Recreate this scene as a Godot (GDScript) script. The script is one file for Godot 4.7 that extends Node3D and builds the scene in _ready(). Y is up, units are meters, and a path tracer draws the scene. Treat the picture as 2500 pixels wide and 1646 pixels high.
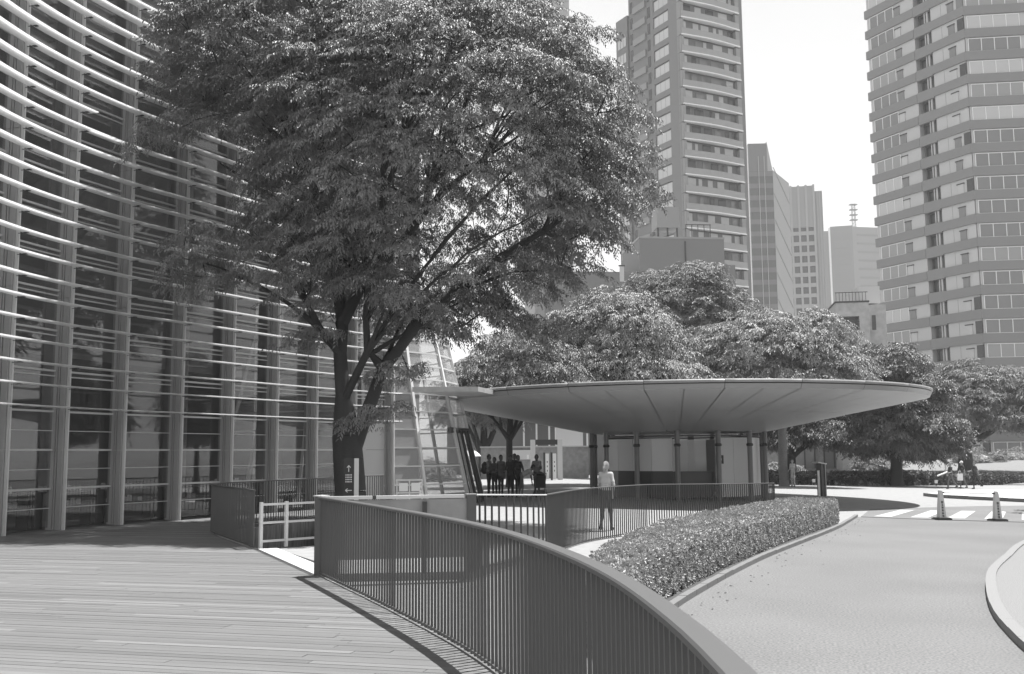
extends Node3D
# A curved glass museum front, a big zelkova, a disc canopy and towers, in black and white.
var R := RandomNumberGenerator.new()
var M := {}
var UNIT := BoxMesh.new()
var taken := {}
var gain := {}

# ---------- helpers ----------
func g(v: float) -> Color:          # linear grey -> sRGB colour
	return Color(v, v, v).linear_to_srgb()

func mat(called: String, v: float, rough := 0.8, metal := 0.0) -> StandardMaterial3D:
	var m := StandardMaterial3D.new()
	m.resource_name = called
	m.albedo_color = g(v)
	m.roughness = rough
	m.metallic = metal
	M[called] = m
	return m

func noise_tex(sd: int, freq: float, lo: float, hi: float, size := 512, octaves := 4, kind := FastNoiseLite.TYPE_SIMPLEX_SMOOTH) -> ImageTexture:
	var n := FastNoiseLite.new()
	n.seed = sd
	n.frequency = freq
	n.noise_type = kind
	n.fractal_octaves = octaves
	var im := n.get_seamless_image(size, size)
	im.convert(Image.FORMAT_RGB8)
	var d := im.get_data()
	var lut := PackedByteArray()
	for i in 256:
		lut.append(int(Color(1, 1, 1).lerp(Color(0, 0, 0), 1.0 - (lo + (hi - lo) * i / 255.0) / hi).linear_to_srgb().r * 255.0))
	for i in d.size(): d[i] = lut[d[i]]
	var t := ImageTexture.create_from_image(Image.create_from_data(size, size, false, Image.FORMAT_RGB8, d))
	gain[t] = hi
	return t

func skin(m: StandardMaterial3D, t: Texture2D, scale: Vector3, world := true, bump := 0.0) -> void:
	m.albedo_texture = t
	var lin := m.albedo_color.srgb_to_linear() * float(gain[t])
	m.albedo_color = g(lin.r)
	m.uv1_triplanar = true
	m.uv1_world_triplanar = world
	m.uv1_scale = scale
	if bump > 0.0:
		m.heightmap_enabled = true
		m.heightmap_texture = t
		m.heightmap_scale = bump

func numbered(called: String) -> String:
	if not taken.has(called):
		taken[called] = 0
		return called
	taken[called] += 1
	return "%s_%03d" % [called, taken[called]]

func tag(o: Node, label: String, category: String, group := "", kind := "") -> void:
	if label: o.set_meta("label", label)
	if category: o.set_meta("category", category)
	if group: o.set_meta("group", group)
	if kind: o.set_meta("kind", kind)

func thing(called: String, label: String, category: String, at := Vector3.ZERO, turn := 0.0, group := "") -> Node3D:
	var o := Node3D.new()
	o.name = numbered(called)
	add_child(o)
	o.position = at
	o.rotation.y = turn
	tag(o, label, category, group)
	return o

func part(called: String, mesh: Mesh, m: Material, parent: Node, xf := Transform3D.IDENTITY) -> MeshInstance3D:
	var o := MeshInstance3D.new()
	o.name = called if parent != self else numbered(called)
	o.mesh = mesh
	o.material_override = m
	o.transform = xf
	parent.add_child(o, true)
	return o

func box(called: String, m: Material, parent: Node, at: Vector3, size: Vector3, turn := 0.0) -> MeshInstance3D:
	return part(called, UNIT, m, parent, Transform3D(Basis(Vector3.UP, turn) * Basis.from_scale(size), at))

func new_st() -> SurfaceTool:
	var st := SurfaceTool.new()
	st.begin(Mesh.PRIMITIVE_TRIANGLES)
	st.set_smooth_group(-1)
	return st

const CORNERS := [Vector3(-0.5, -0.5, 0.5), Vector3(0.5, -0.5, 0.5), Vector3(0.5, 0.5, 0.5), Vector3(-0.5, 0.5, 0.5), Vector3(-0.5, -0.5, -0.5), Vector3(0.5, -0.5, -0.5), Vector3(0.5, 0.5, -0.5), Vector3(-0.5, 0.5, -0.5)]
const SIDES := [[0, 3, 2, 1], [5, 6, 7, 4], [4, 7, 3, 0], [1, 2, 6, 5], [3, 7, 6, 2], [4, 0, 1, 5]]

func solid(st: SurfaceTool, xf: Transform3D) -> void:
	for f in SIDES: quad(st, xf * CORNERS[f[0]], xf * CORNERS[f[1]], xf * CORNERS[f[2]], xf * CORNERS[f[3]])

func put(st: SurfaceTool, at: Vector3, size: Vector3, b := Basis.IDENTITY) -> void:
	solid(st, Transform3D(b * Basis.from_scale(size), at))

func bar(st: SurfaceTool, a: Vector3, b: Vector3, w: float, h: float) -> void:   # a beam from a to b
	var z := (b - a)
	var l := z.length()
	if l < 1e-5: return
	z /= l
	var x := Vector3.UP.cross(z) if absf(z.y) < 0.98 else Vector3.RIGHT
	x = x.normalized()
	var y := z.cross(x)
	solid(st, Transform3D(Basis(x * w, y * h, z * l), (a + b) / 2.0))

func quad(st: SurfaceTool, a: Vector3, b: Vector3, c: Vector3, d: Vector3) -> void:
	for v in [a, b, c, a, c, d]: st.add_vertex(v)

func tube(st: SurfaceTool, pts: Array, radii: Array, sides := 7, capped := false) -> void:
	var rings := []
	for i in pts.size():
		var p: Vector3 = pts[i]
		var t: Vector3 = (pts[mini(i + 1, pts.size() - 1)] - pts[maxi(i - 1, 0)]).normalized()
		var x := t.cross(Vector3.FORWARD if absf(t.z) < 0.9 else Vector3.RIGHT).normalized()
		var y := t.cross(x)
		var ring := []
		for k in sides:
			var a := TAU * k / sides
			ring.append(p + (x * cos(a) + y * sin(a)) * float(radii[i]))
		rings.append(ring)
	for i in pts.size() - 1:
		for k in sides:
			var k2 := (k + 1) % sides
			quad(st, rings[i][k], rings[i][k2], rings[i + 1][k2], rings[i + 1][k])
	if capped:
		for e in [0, pts.size() - 1]:
			for k in sides:
				for v in [pts[e], rings[e][k], rings[e][(k + 1) % sides]]: st.add_vertex(v)

func done(st: SurfaceTool, smooth := false) -> ArrayMesh:
	if smooth:
		st.index()
	st.generate_normals()
	return st.commit()

func tube_mesh(pts: Array, radii: Array, sides := 8) -> ArrayMesh:
	var st := new_st()
	st.set_smooth_group(0)
	tube(st, pts, radii, sides)
	return done(st)

func lathe(profile: Array, sides := 48, a0 := 0.0, a1 := TAU) -> ArrayMesh:      # profile of Vector2(r, y)
	var st := new_st()
	st.set_smooth_group(0)
	for k in sides:
		var s0 := a0 + (a1 - a0) * k / sides
		var s1 := a0 + (a1 - a0) * (k + 1) / sides
		for i in profile.size() - 1:
			var p: Vector2 = profile[i]
			var q: Vector2 = profile[i + 1]
			quad(st, Vector3(p.x * sin(s0), p.y, -p.x * cos(s0)), Vector3(q.x * sin(s0), q.y, -q.x * cos(s0)), Vector3(q.x * sin(s1), q.y, -q.x * cos(s1)), Vector3(p.x * sin(s1), p.y, -p.x * cos(s1)))
	return done(st)

func gy(x: float) -> float:          # the plaza falls gently towards the road
	return -0.13 - 0.025 * clampf(x - 3.0, 0.0, 40.0)

func on_ground(x: float, z: float, up := 0.0) -> Vector3:
	return Vector3(x, gy(x) + up, z)

func smooth_path(pts: Array, step: float) -> Array:     # Vector2 (x, z) points, evenly spaced along a smooth curve
	var c := Curve2D.new()
	for i in pts.size():
		var p: Vector2 = pts[i]
		var t: Vector2 = (pts[mini(i + 1, pts.size() - 1)] - pts[maxi(i - 1, 0)]) / 6.0
		c.add_point(p, -t, t)
	var l := c.get_baked_length()
	var n := maxi(1, int(round(l / step)))
	var out := []
	for i in n + 1: out.append(c.sample_baked(l * i / n, true))
	return out

func sheet(called: String, poly: PackedVector2Array, m: Material, up: float, thick := 0.0, flat_y = null) -> MeshInstance3D:
	# a ground sheet that follows the fall of the plaza, cut at the lines where the fall changes
	var st := new_st()
	var cuts := [-2000.0, 3.0, 43.0, 2000.0]
	for s in 3:
		var strip := PackedVector2Array([Vector2(cuts[s], -3000), Vector2(cuts[s + 1], -3000), Vector2(cuts[s + 1], 3000), Vector2(cuts[s], 3000)])
		for pp in Geometry2D.intersect_polygons(poly, strip):
			var tri := Geometry2D.triangulate_polygon(pp)
			for i in range(0, tri.size(), 3):
				var turn: float = (pp[tri[i + 1]] - pp[tri[i]]).cross(pp[tri[i + 2]] - pp[tri[i]])
				for k in ([0, 1, 2] if turn > 0.0 else [0, 2, 1]):
					var p: Vector2 = pp[tri[i + k]]
					st.add_vertex(Vector3(p.x, (flat_y if flat_y != null else gy(p.x)) + up, p.y))
	if thick > 0.0:
		for i in poly.size():
			var p := poly[i]
			var q := poly[(i + 1) % poly.size()]
			var py: float = (flat_y if flat_y != null else gy(p.x)) + up
			var qy: float = (flat_y if flat_y != null else gy(q.x)) + up
			quad(st, Vector3(p.x, py, p.y), Vector3(q.x, qy, q.y), Vector3(q.x, qy - thick, q.y), Vector3(p.x, py - thick, p.y))
	var am := done(st)
	var o := part(called, am, m, self)
	tag(o, "", "", "", "structure")
	return o

func copies(called: String, mesh: ArrayMesh, m: Material, parent: Node, xfs: Array, tints: Array) -> MeshInstance3D:
	# many small leaves as one real mesh, each spray with its own tone
	var src := mesh.surface_get_arrays(0)
	var sv: PackedVector3Array = src[Mesh.ARRAY_VERTEX]
	var sn: PackedVector3Array = src[Mesh.ARRAY_NORMAL]
	var vs := PackedVector3Array()
	var ns := PackedVector3Array()
	var cs := PackedColorArray()
	var chunk := PackedColorArray()
	chunk.resize(sv.size())
	for i in xfs.size():
		var xf: Transform3D = xfs[i]
		vs.append_array(xf * sv)
		ns.append_array(Transform3D(xf.basis.orthonormalized(), Vector3.ZERO) * sn)
		var v: float = tints[i]
		chunk.fill(Color(v, v, v))
		cs.append_array(chunk)
	var arr := []
	arr.resize(Mesh.ARRAY_MAX)
	arr[Mesh.ARRAY_VERTEX] = vs
	arr[Mesh.ARRAY_NORMAL] = ns
	arr[Mesh.ARRAY_COLOR] = cs
	var am := ArrayMesh.new()
	am.add_surface_from_arrays(Mesh.PRIMITIVE_TRIANGLES, arr)
	return part(called, am, m, parent)

# ---------- camera, sky, sun ----------
func set_view() -> void:
	var cam := Camera3D.new()
	cam.name = "camera"
	cam.fov = 36.72
	cam.far = 3000.0
	cam.position = Vector3(0, 1.65, 0)
	cam.rotation_degrees = Vector3(6.60, 0, -0.5)
	add_child(cam)
	cam.current = true
	var env := Environment.new()
	env.background_mode = Environment.BG_SKY
	var sm := ProceduralSkyMaterial.new()
	sm.sky_top_color = g(0.06)
	sm.sky_horizon_color = g(1.0)
	sm.sky_curve = 1.1
	sm.sky_energy_multiplier = 0.78
	sm.ground_horizon_color = g(0.5)
	sm.ground_bottom_color = g(0.2)
	sm.sun_angle_max = 1.0
	var sky := Sky.new()
	sky.sky_material = sm
	env.sky = sky
	env.tonemap_mode = Environment.TONE_MAPPER_LINEAR
	env.tonemap_exposure = 2.15
	env.fog_enabled = true
	env.fog_density = 0.0004
	env.fog_light_color = Color(0.95, 0.95, 0.95)
	env.sdfgi_enabled = true
	env.ssao_enabled = true
	env.ssil_enabled = true
	var we := WorldEnvironment.new()
	we.name = "environment"
	we.environment = env
	add_child(we)
	var sun := DirectionalLight3D.new()
	sun.name = "sun"
	sun.light_energy = 1.6
	sun.light_color = Color(1, 0.998, 0.995)
	sun.light_angular_distance = 0.5
	sun.shadow_enabled = true
	add_child(sun)
	sun.look_at_from_position(Vector3.ZERO, Vector3(-0.26, -1.09, 0.19), Vector3(0, 0, 1))

# ---------- materials ----------
func make_materials() -> void:
	var grain := noise_tex(3, 0.09, 0.72, 1.18, 512, 5)
	var blotch := noise_tex(5, 0.012, 0.74, 1.12, 512, 5)
	var speck := noise_tex(8, 0.25, 0.62, 1.25, 512, 3)
	var wood := noise_tex(9, 0.03, 0.62, 1.12, 512, 5)
	skin(mat("plaza", 0.25, 0.9), noise_tex(11, 0.02, 0.82, 1.06, 1024, 6), Vector3.ONE * 0.12)
	skin(mat("asphalt", 0.148, 0.92), noise_tex(12, 0.22, 0.4, 1.5, 1024, 4), Vector3.ONE * 0.13, true, 0.25)
	var blot := M.asphalt as StandardMaterial3D
	blot.detail_enabled = true
	blot.detail_blend_mode = BaseMaterial3D.BLEND_MODE_MUL
	blot.detail_albedo = noise_tex(14, 0.008, 0.86, 1.08, 512, 4)
	blot.detail_uv_layer = BaseMaterial3D.DETAIL_UV_2
	blot.uv2_triplanar = true
	blot.uv2_world_triplanar = true
	blot.uv2_scale = Vector3.ONE * 0.07
	skin(mat("paint", 0.45, 0.8), noise_tex(15, 0.2, 0.6, 1.1, 512, 4), Vector3.ONE * 0.5)
	skin(mat("kerb", 0.2, 0.9), grain, Vector3.ONE * 1.3, true, 0.4)
	skin(mat("kerb_dark", 0.15, 0.9), grain, Vector3.ONE * 1.1, true, 0.4)
	skin(mat("stone", 0.46, 0.85), grain, Vector3.ONE * 0.7)
	skin(mat("soil", 0.07, 1.0), speck, Vector3.ONE * 0.8, true, 2.0)
	skin(mat("lawn", 0.19, 1.0), speck, Vector3.ONE * 0.35, true, 3.0)
	for i in 7:
		skin(mat("wood%d" % i, [0.125, 0.14, 0.108, 0.152, 0.13, 0.115, 0.17][i], 0.75), wood, Vector3(0.35 + 0.03 * i, 1.0, 7.0), false, 0.15)
	skin(mat("deck_under", 0.12, 1.0), grain, Vector3.ONE)
	skin(mat("concrete", 0.27, 0.85), blotch, Vector3.ONE * 0.35)
	skin(mat("concrete_stained", 0.3, 0.9), noise_tex(21, 0.02, 0.25, 1.1, 512, 5), Vector3(0.9, 0.12, 0.9))
	mat("rail", 0.075, 0.5)
	mat("rail_dark", 0.045, 0.5)
	mat("rail_white", 0.55, 0.4)
	mat("fin", 0.33, 0.6)
	mat("fin_post", 0.6, 0.45)
	mat("transom", 0.5, 0.45)
	mat("dark_metal", 0.05, 0.5, 0.3)
	var lv := mat("louver", 0.72, 0.35)
	lv.transparency = BaseMaterial3D.TRANSPARENCY_ALPHA
	lv.albedo_color = Color(g(0.75), 0.6)
	lv.backlight_enabled = true
	lv.backlight = Color(1, 1, 1)
	var gl := mat("glass", 0.03, 0.02)
	gl.transparency = BaseMaterial3D.TRANSPARENCY_ALPHA
	gl.albedo_color = Color(g(0.03), 0.25)
	gl.metallic_specular = 0.7
	var gp := mat("glass_pale", 0.4, 0.05)
	gp.transparency = BaseMaterial3D.TRANSPARENCY_ALPHA
	gp.albedo_color = Color(g(0.4), 0.35)
	gp.metallic_specular = 0.6
	mat("interior", 0.2, 0.8)
	mat("interior_floor", 0.15, 0.5)
	mat("canopy_under", 0.45, 0.45)
	skin(mat("canopy_top", 0.45, 0.6), blotch, Vector3.ONE * 0.3)
	mat("fascia", 0.25, 0.4)
	mat("column_grey", 0.17, 0.4)
	mat("booth", 0.55, 0.35)
	mat("booth_dark", 0.05, 0.4)
	mat("white", 0.72, 0.5)
	mat("black", 0.02, 0.5)
	skin(mat("bark", 0.055, 0.95), noise_tex(31, 0.06, 0.5, 1.3, 512, 5), Vector3(2.5, 0.6, 2.5), true, 3.0)
	skin(mat("bark_pale", 0.17, 0.95), noise_tex(32, 0.04, 0.5, 1.2, 512, 5), Vector3(1.2, 0.6, 1.2), true, 2.0)
	for k in [["leaf", 0.2, 0.55], ["leaf_pale", 0.27, 0.55], ["leaf_dark", 0.14, 0.5], ["leaf_hedge", 0.38, 0.5]]:
		var m := mat(k[0], k[1], k[2])
		m.vertex_color_use_as_albedo = true
		m.backlight_enabled = true
		m.backlight = Color(0.3, 0.3, 0.3)
		m.cull_mode = BaseMaterial3D.CULL_DISABLED
	mat("hedge_core", 0.38, 1.0)
	skin(mat("tower_tile", 0.2, 0.7), noise_tex(41, 0.3, 0.85, 1.1, 256, 2), Vector3.ONE * 0.4)
	skin(mat("tower_tile_pale", 0.28, 0.7), noise_tex(42, 0.3, 0.85, 1.1, 256, 2), Vector3.ONE * 0.4)
	mat("slab_white", 0.78, 0.6)
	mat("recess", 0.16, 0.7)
	mat("curtain", 0.52, 0.6)
	mat("window_dark", 0.05, 0.1)
	mat("window_mid", 0.2, 0.12)
	mat("window_pale", 0.48, 0.25)
	skin(mat("band", 0.23, 0.6), noise_tex(43, 0.2, 0.85, 1.1, 256, 3), Vector3(0.3, 2.0, 0.3))
	mat("panel_pale", 0.48, 0.6)
	mat("frame_grey", 0.27, 0.5)
	mat("glass_tower", 0.17, 0.15)
	mat("glass_tower_dark", 0.11, 0.12)
	mat("far_pale", 0.36, 0.7)
	mat("far_mid", 0.3, 0.7)
	skin(mat("brick_brown", 0.2, 0.85), noise_tex(44, 0.15, 0.8, 1.15, 512, 4), Vector3.ONE * 0.5)
	skin(mat("plaster_white", 0.42, 0.85), blotch, Vector3.ONE * 0.2)
	var bd := mat("body", 1.0, 0.8)
	bd.vertex_color_use_as_albedo = true
	mat("cone", 0.55, 0.6)
	mat("sign_grey", 0.22, 0.5)

# ---------- ground ----------
const TRENCH := [Vector2(-3.45, -19.75), Vector2(-4.62, -18.8), Vector2(-5.4, -20.4), Vector2(-6.2, -22.0), Vector2(-6.65, -23.2), Vector2(-6.5, -24.3), Vector2(-5.85, -26.2), Vector2(-5.25, -28.0), Vector2(-4.85, -29.6), Vector2(-4.65, -26.5)]
const RAIL1 := [Vector2(-2.69, -14.37), Vector2(-1.27, -11.0), Vector2(-0.22, -8.2), Vector2(0.37, -5.6), Vector2(0.57, -3.5), Vector2(0.55, -1.3)]
const RAIL3 := [Vector2(-4.7, -18.65), Vector2(-5.52, -20.3), Vector2(-6.31, -21.92), Vector2(-6.78, -23.1), Vector2(-6.72, -24.3), Vector2(-6.0, -26.13), Vector2(-5.37, -28.0), Vector2(-4.75, -30.6), Vector2(-4.05, -31.88)]
const KERB := [Vector2(1.0, -8.6), Vector2(1.3, -10.3), Vector2(1.81, -11.94), Vector2(2.65, -14.0), Vector2(4.24, -17.69), Vector2(5.95, -21.28), Vector2(8.13, -25.88), Vector2(10.35, -31.1)]
const HEDGE_IN := [Vector2(0.55, -9.6), Vector2(0.8, -11.0), Vector2(1.15, -12.86), Vector2(2.28, -16.62), Vector2(4.9, -22.5), Vector2(7.45, -27.8)]
const HEDGE_OUT := [Vector2(1.0, -9.3), Vector2(1.2, -10.6), Vector2(1.66, -12.1), Vector2(2.95, -15.2), Vector2(5.75, -21.4), Vector2(8.5, -27.0)]

func make_ground() -> void:
	var big := []
	var hole := PackedVector2Array(TRENCH)
	var o: MeshInstance3D
	# the plaza in two sheets that meet across the ramp trench, so that the trench stays open
	for s in 2:
		var x0 := -900.0 if s == 0 else -5.2
		var x1 := -5.2 if s == 0 else 900.0
		var poly := PackedVector2Array([Vector2(x0, -1500), Vector2(x1, -1500), Vector2(x1, 60), Vector2(x0, 60)])
		for pp in Geometry2D.clip_polygons(poly, hole):
			o = sheet("ground", pp, M.plaza, 0.0)
	# trench: floor and retaining walls
	var st := new_st()
	for i in TRENCH.size():
		var p: Vector2 = TRENCH[i]
		var q: Vector2 = TRENCH[(i + 1) % TRENCH.size()]
		var mid := (p + q) / 2.0
		bar(st, Vector3(p.x, -0.85, p.y), Vector3(q.x, -0.85, q.y), 0.12, 1.6)
	var tr := part("ramp_wall", done(st), M.concrete_stained, self)
	tag(tr, "", "", "", "structure")
	sheet("ramp", hole, M.kerb_dark, 0.0, 0.0, -1.5)
	# road
	var road := PackedVector2Array()
	var k := smooth_path(KERB, 1.0)
	for p in k: road.append(p)
	road.append(Vector2(12.5, -30.06)); road.append(Vector2(20.0, -28.5)); road.append(Vector2(40.0, -24.0)); road.append(Vector2(60.0, 20.0)); road.append(Vector2(1.0, 20.0))
	sheet("road", road, M.asphalt, 0.004)
	# lane across the plaza behind the joint line
	sheet("crossing", PackedVector2Array([Vector2(10.6, -31.4), Vector2(12.6, -30.45), Vector2(20.0, -28.9), Vector2(40.0, -24.4), Vector2(60, -30), Vector2(60, -62), Vector2(24, -43), Vector2(18, -40), Vector2(12.6, -36.3)]), mat_plaza_dark(), 0.004)
	var zeb := thing("zebra_crossing", "white painted stripes of a pedestrian crossing on grey asphalt", "crosswalk")
	zeb.set_meta("kind", "structure")
	for i in 8:
		var x := 11.0 + i * 1.06
		var s2 := new_st()
		var up := 0.009
		quad(s2, on_ground(x, -31.45 + (x - 11.0) * 0.13, up), on_ground(x + 0.52, -31.4 + (x - 11.0) * 0.13, up), on_ground(x + 3.0, -35.9, up), on_ground(x + 2.5, -35.9, up))
		part("stripe", done(s2), M.paint, zeb)
	# joint line at the edge of the road
	var jl := new_st()
	var jp := smooth_path([Vector2(10.5, -31.1), Vector2(12.5, -30.2), Vector2(20.0, -28.7), Vector2(30, -26.5)], 1.0)
	for i in jp.size() - 1:
		bar(jl, on_ground(jp[i].x, jp[i].y, 0.002), on_ground(jp[i + 1].x, jp[i + 1].y, 0.002), 0.12, 0.03)
	tag(part("road_joint", done(jl), M.kerb_dark, self), "", "", "", "structure")
	# kerb along the hedge, stone by stone
	kerb_line("kerb", KERB, 0.6, 0.1, 0.07, M.kerb_dark)
	var bed := PackedVector2Array()
	for p in smooth_path(KERB, 1.0).slice(0, 20): bed.append(p)
	var hi2 := smooth_path(HEDGE_IN, 1.0)
	hi2.reverse()
	for p in hi2: bed.append(p + Vector2(-0.15, 0))
	sheet("hedge_bed", bed, M.soil, 0.05)
	var bed_edge := [Vector2(4.3, -8.0), Vector2(4.8, -9.85), Vector2(5.6, -12.1), Vector2(7.1, -15.4), Vector2(8.6, -18.05), Vector2(10.8, -21.7), Vector2(13.5, -25.0)]
	kerb_line("kerb", bed_edge, 0.6, 0.13, 0.09, M.kerb)
	var isl := PackedVector2Array(smooth_path(bed_edge, 0.6))
	isl.append_array(PackedVector2Array([Vector2(30, -22), Vector2(30, -8)]))
	sheet("planting_bed", isl, M.lawn, 0.07)
	# raised traffic island beyond the cones
	var ti := PackedVector2Array([Vector2(20.3, -50.6), Vector2(20.2, -48.9), Vector2(20.6, -47.6), Vector2(22.2, -44.9), Vector2(26, -41.5), Vector2(40, -36), Vector2(60, -52), Vector2(36, -63), Vector2(24.5, -57.2)])
	sheet("traffic_island", ti, M.stone, 0.14)
	var ip := []
	for p in ti: ip.append(p)
	kerb_line("kerb", ip.slice(0, 6), 0.9, 0.22, 0.15, M.kerb_dark)
	# lawn mound beyond the far hedge
	var ls := new_st()
	ls.set_smooth_group(0)
	var nx := 60
	var nz := 14
	for i in nx:
		for j in nz:
			var q := []
			for c in [[0, 0], [1, 0], [1, 1], [0, 1]]:
				var u: float = float(i + c[0]) / nx
				var w: float = float(j + c[1]) / nz
				var x := 17.0 + u * 75.0
				var z := -69.0 - u * 33.0 - w * 34.0
				var h := gy(x) + 0.05 + (0.55 + 1.25 * smoothstep(0.1, 0.45, u)) * sin(clampf(w * 1.5, 0, 1) * PI / 2.0) * smoothstep(0.0, 0.12, u) + 0.1 * sin(x * 0.7) * sin(z * 0.5) * w
				q.append(Vector3(x, h, z))
			quad(ls, q[0], q[3], q[2], q[1])
	var lo := part("lawn", done(ls), M.lawn, self)
	tag(lo, "", "", "", "structure")
	# pale paving slab beside the ramp and its stone border
	sheet("paving", PackedVector2Array([Vector2(-4.35, -18.85), Vector2(-2.9, -16.0), Vector2(-2.5, -14.75), Vector2(-0.6, -14.9), Vector2(0.1, -17.0), Vector2(-3.4, -19.65)]), M.plaza, 0.115, 0.115)
	var bs := thing("stone_border", "pale stone border strip between the deck and the paving", "border")
	bs.set_meta("kind", "structure")
	var b0 := Vector2(-4.55, -18.6)
	var b1 := Vector2(-2.72, -14.5)
	var dirv := (b1 - b0).normalized()
	for i in 6:
		var pc := b0.lerp(b1, (i + 0.5) / 6.0)
		box("border_stone", M.stone, bs, Vector3(pc.x + 0.1, -0.06, pc.y - 0.06), Vector3(0.34, 0.13, b0.distance_to(b1) / 6.0 - 0.012), atan2(dirv.x, dirv.y))

func mat_plaza_dark() -> StandardMaterial3D:
	var m := M.asphalt.duplicate() as StandardMaterial3D
	m.albedo_color = g(0.24)
	m.resource_name = "asphalt_light"
	return m

func kerb_line(called: String, pts: Array, step: float, w: float, h: float, m: Material) -> void:
	var t := Node3D.new()
	t.name = numbered(called)
	add_child(t)
	t.set_meta("kind", "structure")
	var p := smooth_path(pts, step)
	for i in p.size() - 1:
		var a: Vector2 = p[i]
		var b: Vector2 = p[i + 1]
		var c := (a + b) / 2.0
		var d := b - a
		var s := box("kerb_stone", m, t, Vector3(c.x, gy(c.x) + h / 2.0 - 0.03 + R.randf() * 0.008, c.y), Vector3(w, h + 0.06, d.length() - 0.012), atan2(d.x, d.y))
		s.rotation.z += R.randf_range(-0.01, 0.01)

# ---------- deck ----------
func make_deck() -> void:
	var edge := PackedVector2Array([Vector2(-14.0, -4.0), Vector2(-13.2, -16.0), Vector2(-12.2, -22.0), Vector2(-9.3, -29.3), Vector2(-5.6, -35.8), Vector2(-3.9, -34.0), Vector2(-4.15, -31.9)])
	var r3 := smooth_path(RAIL3, 0.5)
	r3.reverse()
	for p in r3: edge.append(p + Vector2(-0.03, 0.02))
	edge.append(Vector2(-4.66, -18.5)); edge.append(Vector2(-2.83, -14.45))
	var r1 := smooth_path(RAIL1, 0.4)
	for p in r1: edge.append(p + Vector2(0.06, 0.03))
	edge.append(Vector2(0.5, 1.0)); edge.append(Vector2(-14.0, 1.0))
	var under := sheet("deck_base", edge, M.deck_under, -0.035, 0.1, 0.0)
	var deck := Node3D.new()
	deck.name = "deck"
	add_child(deck)
	deck.set_meta("kind", "structure")
	var ang := deg_to_rad(-15.0)     # boards run along x, turned towards the camera on the right
	var u := Vector2(cos(ang), -sin(ang))
	var v := Vector2(sin(ang), cos(ang))
	var rest := {}
	var count := 0
	var step := 0.112
	var row := int(2.0 / step)
	var all := []
	while row > -400:
		var vv := row * step
		var a := PackedVector2Array([u * -60 + v * vv, u * 60 + v * vv])
		for seg in Geometry2D.intersect_polyline_with_polygon(a, edge):
			var u0: float = minf(seg[0].dot(u), seg[seg.size() - 1].dot(u))
			var u1: float = maxf(seg[0].dot(u), seg[seg.size() - 1].dot(u))
			var x := u0 - R.randf() * 3.0
			while x < u1:
				var l := R.randf_range(2.4, 4.6)
				var s0 := maxf(x, u0)
				var s1 := minf(x + l, u1)
				if s1 - s0 > 0.05: all.append([s0 + 0.003, s1 - 0.003, vv])
				x += l
		row -= 1
	for b in all:
		var c: Vector2 = u * ((b[0] + b[1]) / 2.0) + v * float(b[2])
		var depth := -c.y
		var size := Vector3(b[1] - b[0], 0.03, step - 0.007)
		var at := Vector3(c.x, -0.015 + R.randf_range(-0.0015, 0.0015), c.y)
		var m: Material = M["wood%d" % [0, 1, 2, 3, 4, 5, 0, 1, 4, 6][R.randi() % 10]]
		var seen: bool = absf(c.x) < depth * 0.56 + 1.0 and depth > 7.0
		if count < 300 and seen:
			count += 1
			box("plank", m, deck, at, size, ang).rotation.x += 0.0
		else:
			if not rest.has(m): rest[m] = new_st()
			put(rest[m], at, size, Basis(Vector3.UP, ang))
	for m in rest:
		part("planks_beyond", done(rest[m]), m, deck).set_meta("kind", "stuff")
	# trim board under the curved railing
	var st := new_st()
	for i in r1.size() - 1:
		bar(st, Vector3(r1[i].x + 0.09, -0.06, r1[i].y + 0.04), Vector3(r1[i + 1].x + 0.09, -0.06, r1[i + 1].y + 0.04), 0.05, 0.14)
	part("edge_board", done(st), M.wood2, deck)

# ---------- railings ----------
func railing(called: String, label: String, pts: Array, base: Callable, height: float, pitch: float, plate: Vector2, top_w: float, top_h: float, bm: Material, tm: Material) -> Node3D:
	var t := thing(called, label, "railing")
	var p := smooth_path(pts, pitch)
	var bar_mesh := BoxMesh.new()
	bar_mesh.size = Vector3(plate.x, 1.0, plate.y)
	for i in p.size():
		var a: Vector2 = p[maxi(i - 1, 0)]
		var b: Vector2 = p[mini(i + 1, p.size() - 1)]
		var d := b - a
		var y0: float = base.call(p[i])
		var h := height - top_h
		part("baluster", bar_mesh, bm, t, Transform3D(Basis(Vector3.UP, atan2(d.x, d.y)) * Basis.from_scale(Vector3(1, h - 0.02, 1)), Vector3(p[i].x, y0 + (h + 0.02) / 2.0, p[i].y)))
	# handrail: one swept bar with softened upper edges
	var hp := smooth_path(pts, 0.25)
	var prof := [Vector2(-top_w / 2, 0), Vector2(-top_w / 2, top_h * 0.7), Vector2(-top_w / 2 + top_h * 0.3, top_h), Vector2(top_w / 2 - top_h * 0.3, top_h), Vector2(top_w / 2, top_h * 0.7), Vector2(top_w / 2, 0), Vector2(-top_w / 2, 0)]
	part("handrail", sweep(hp, prof, base, height - top_h), tm, t)
	part("bottom_rail", sweep(hp, [Vector2(-0.012, 0), Vector2(-0.012, 0.02), Vector2(0.012, 0.02), Vector2(0.012, 0), Vector2(-0.012, 0)], base, 0.035), bm, t)
	return t

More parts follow.
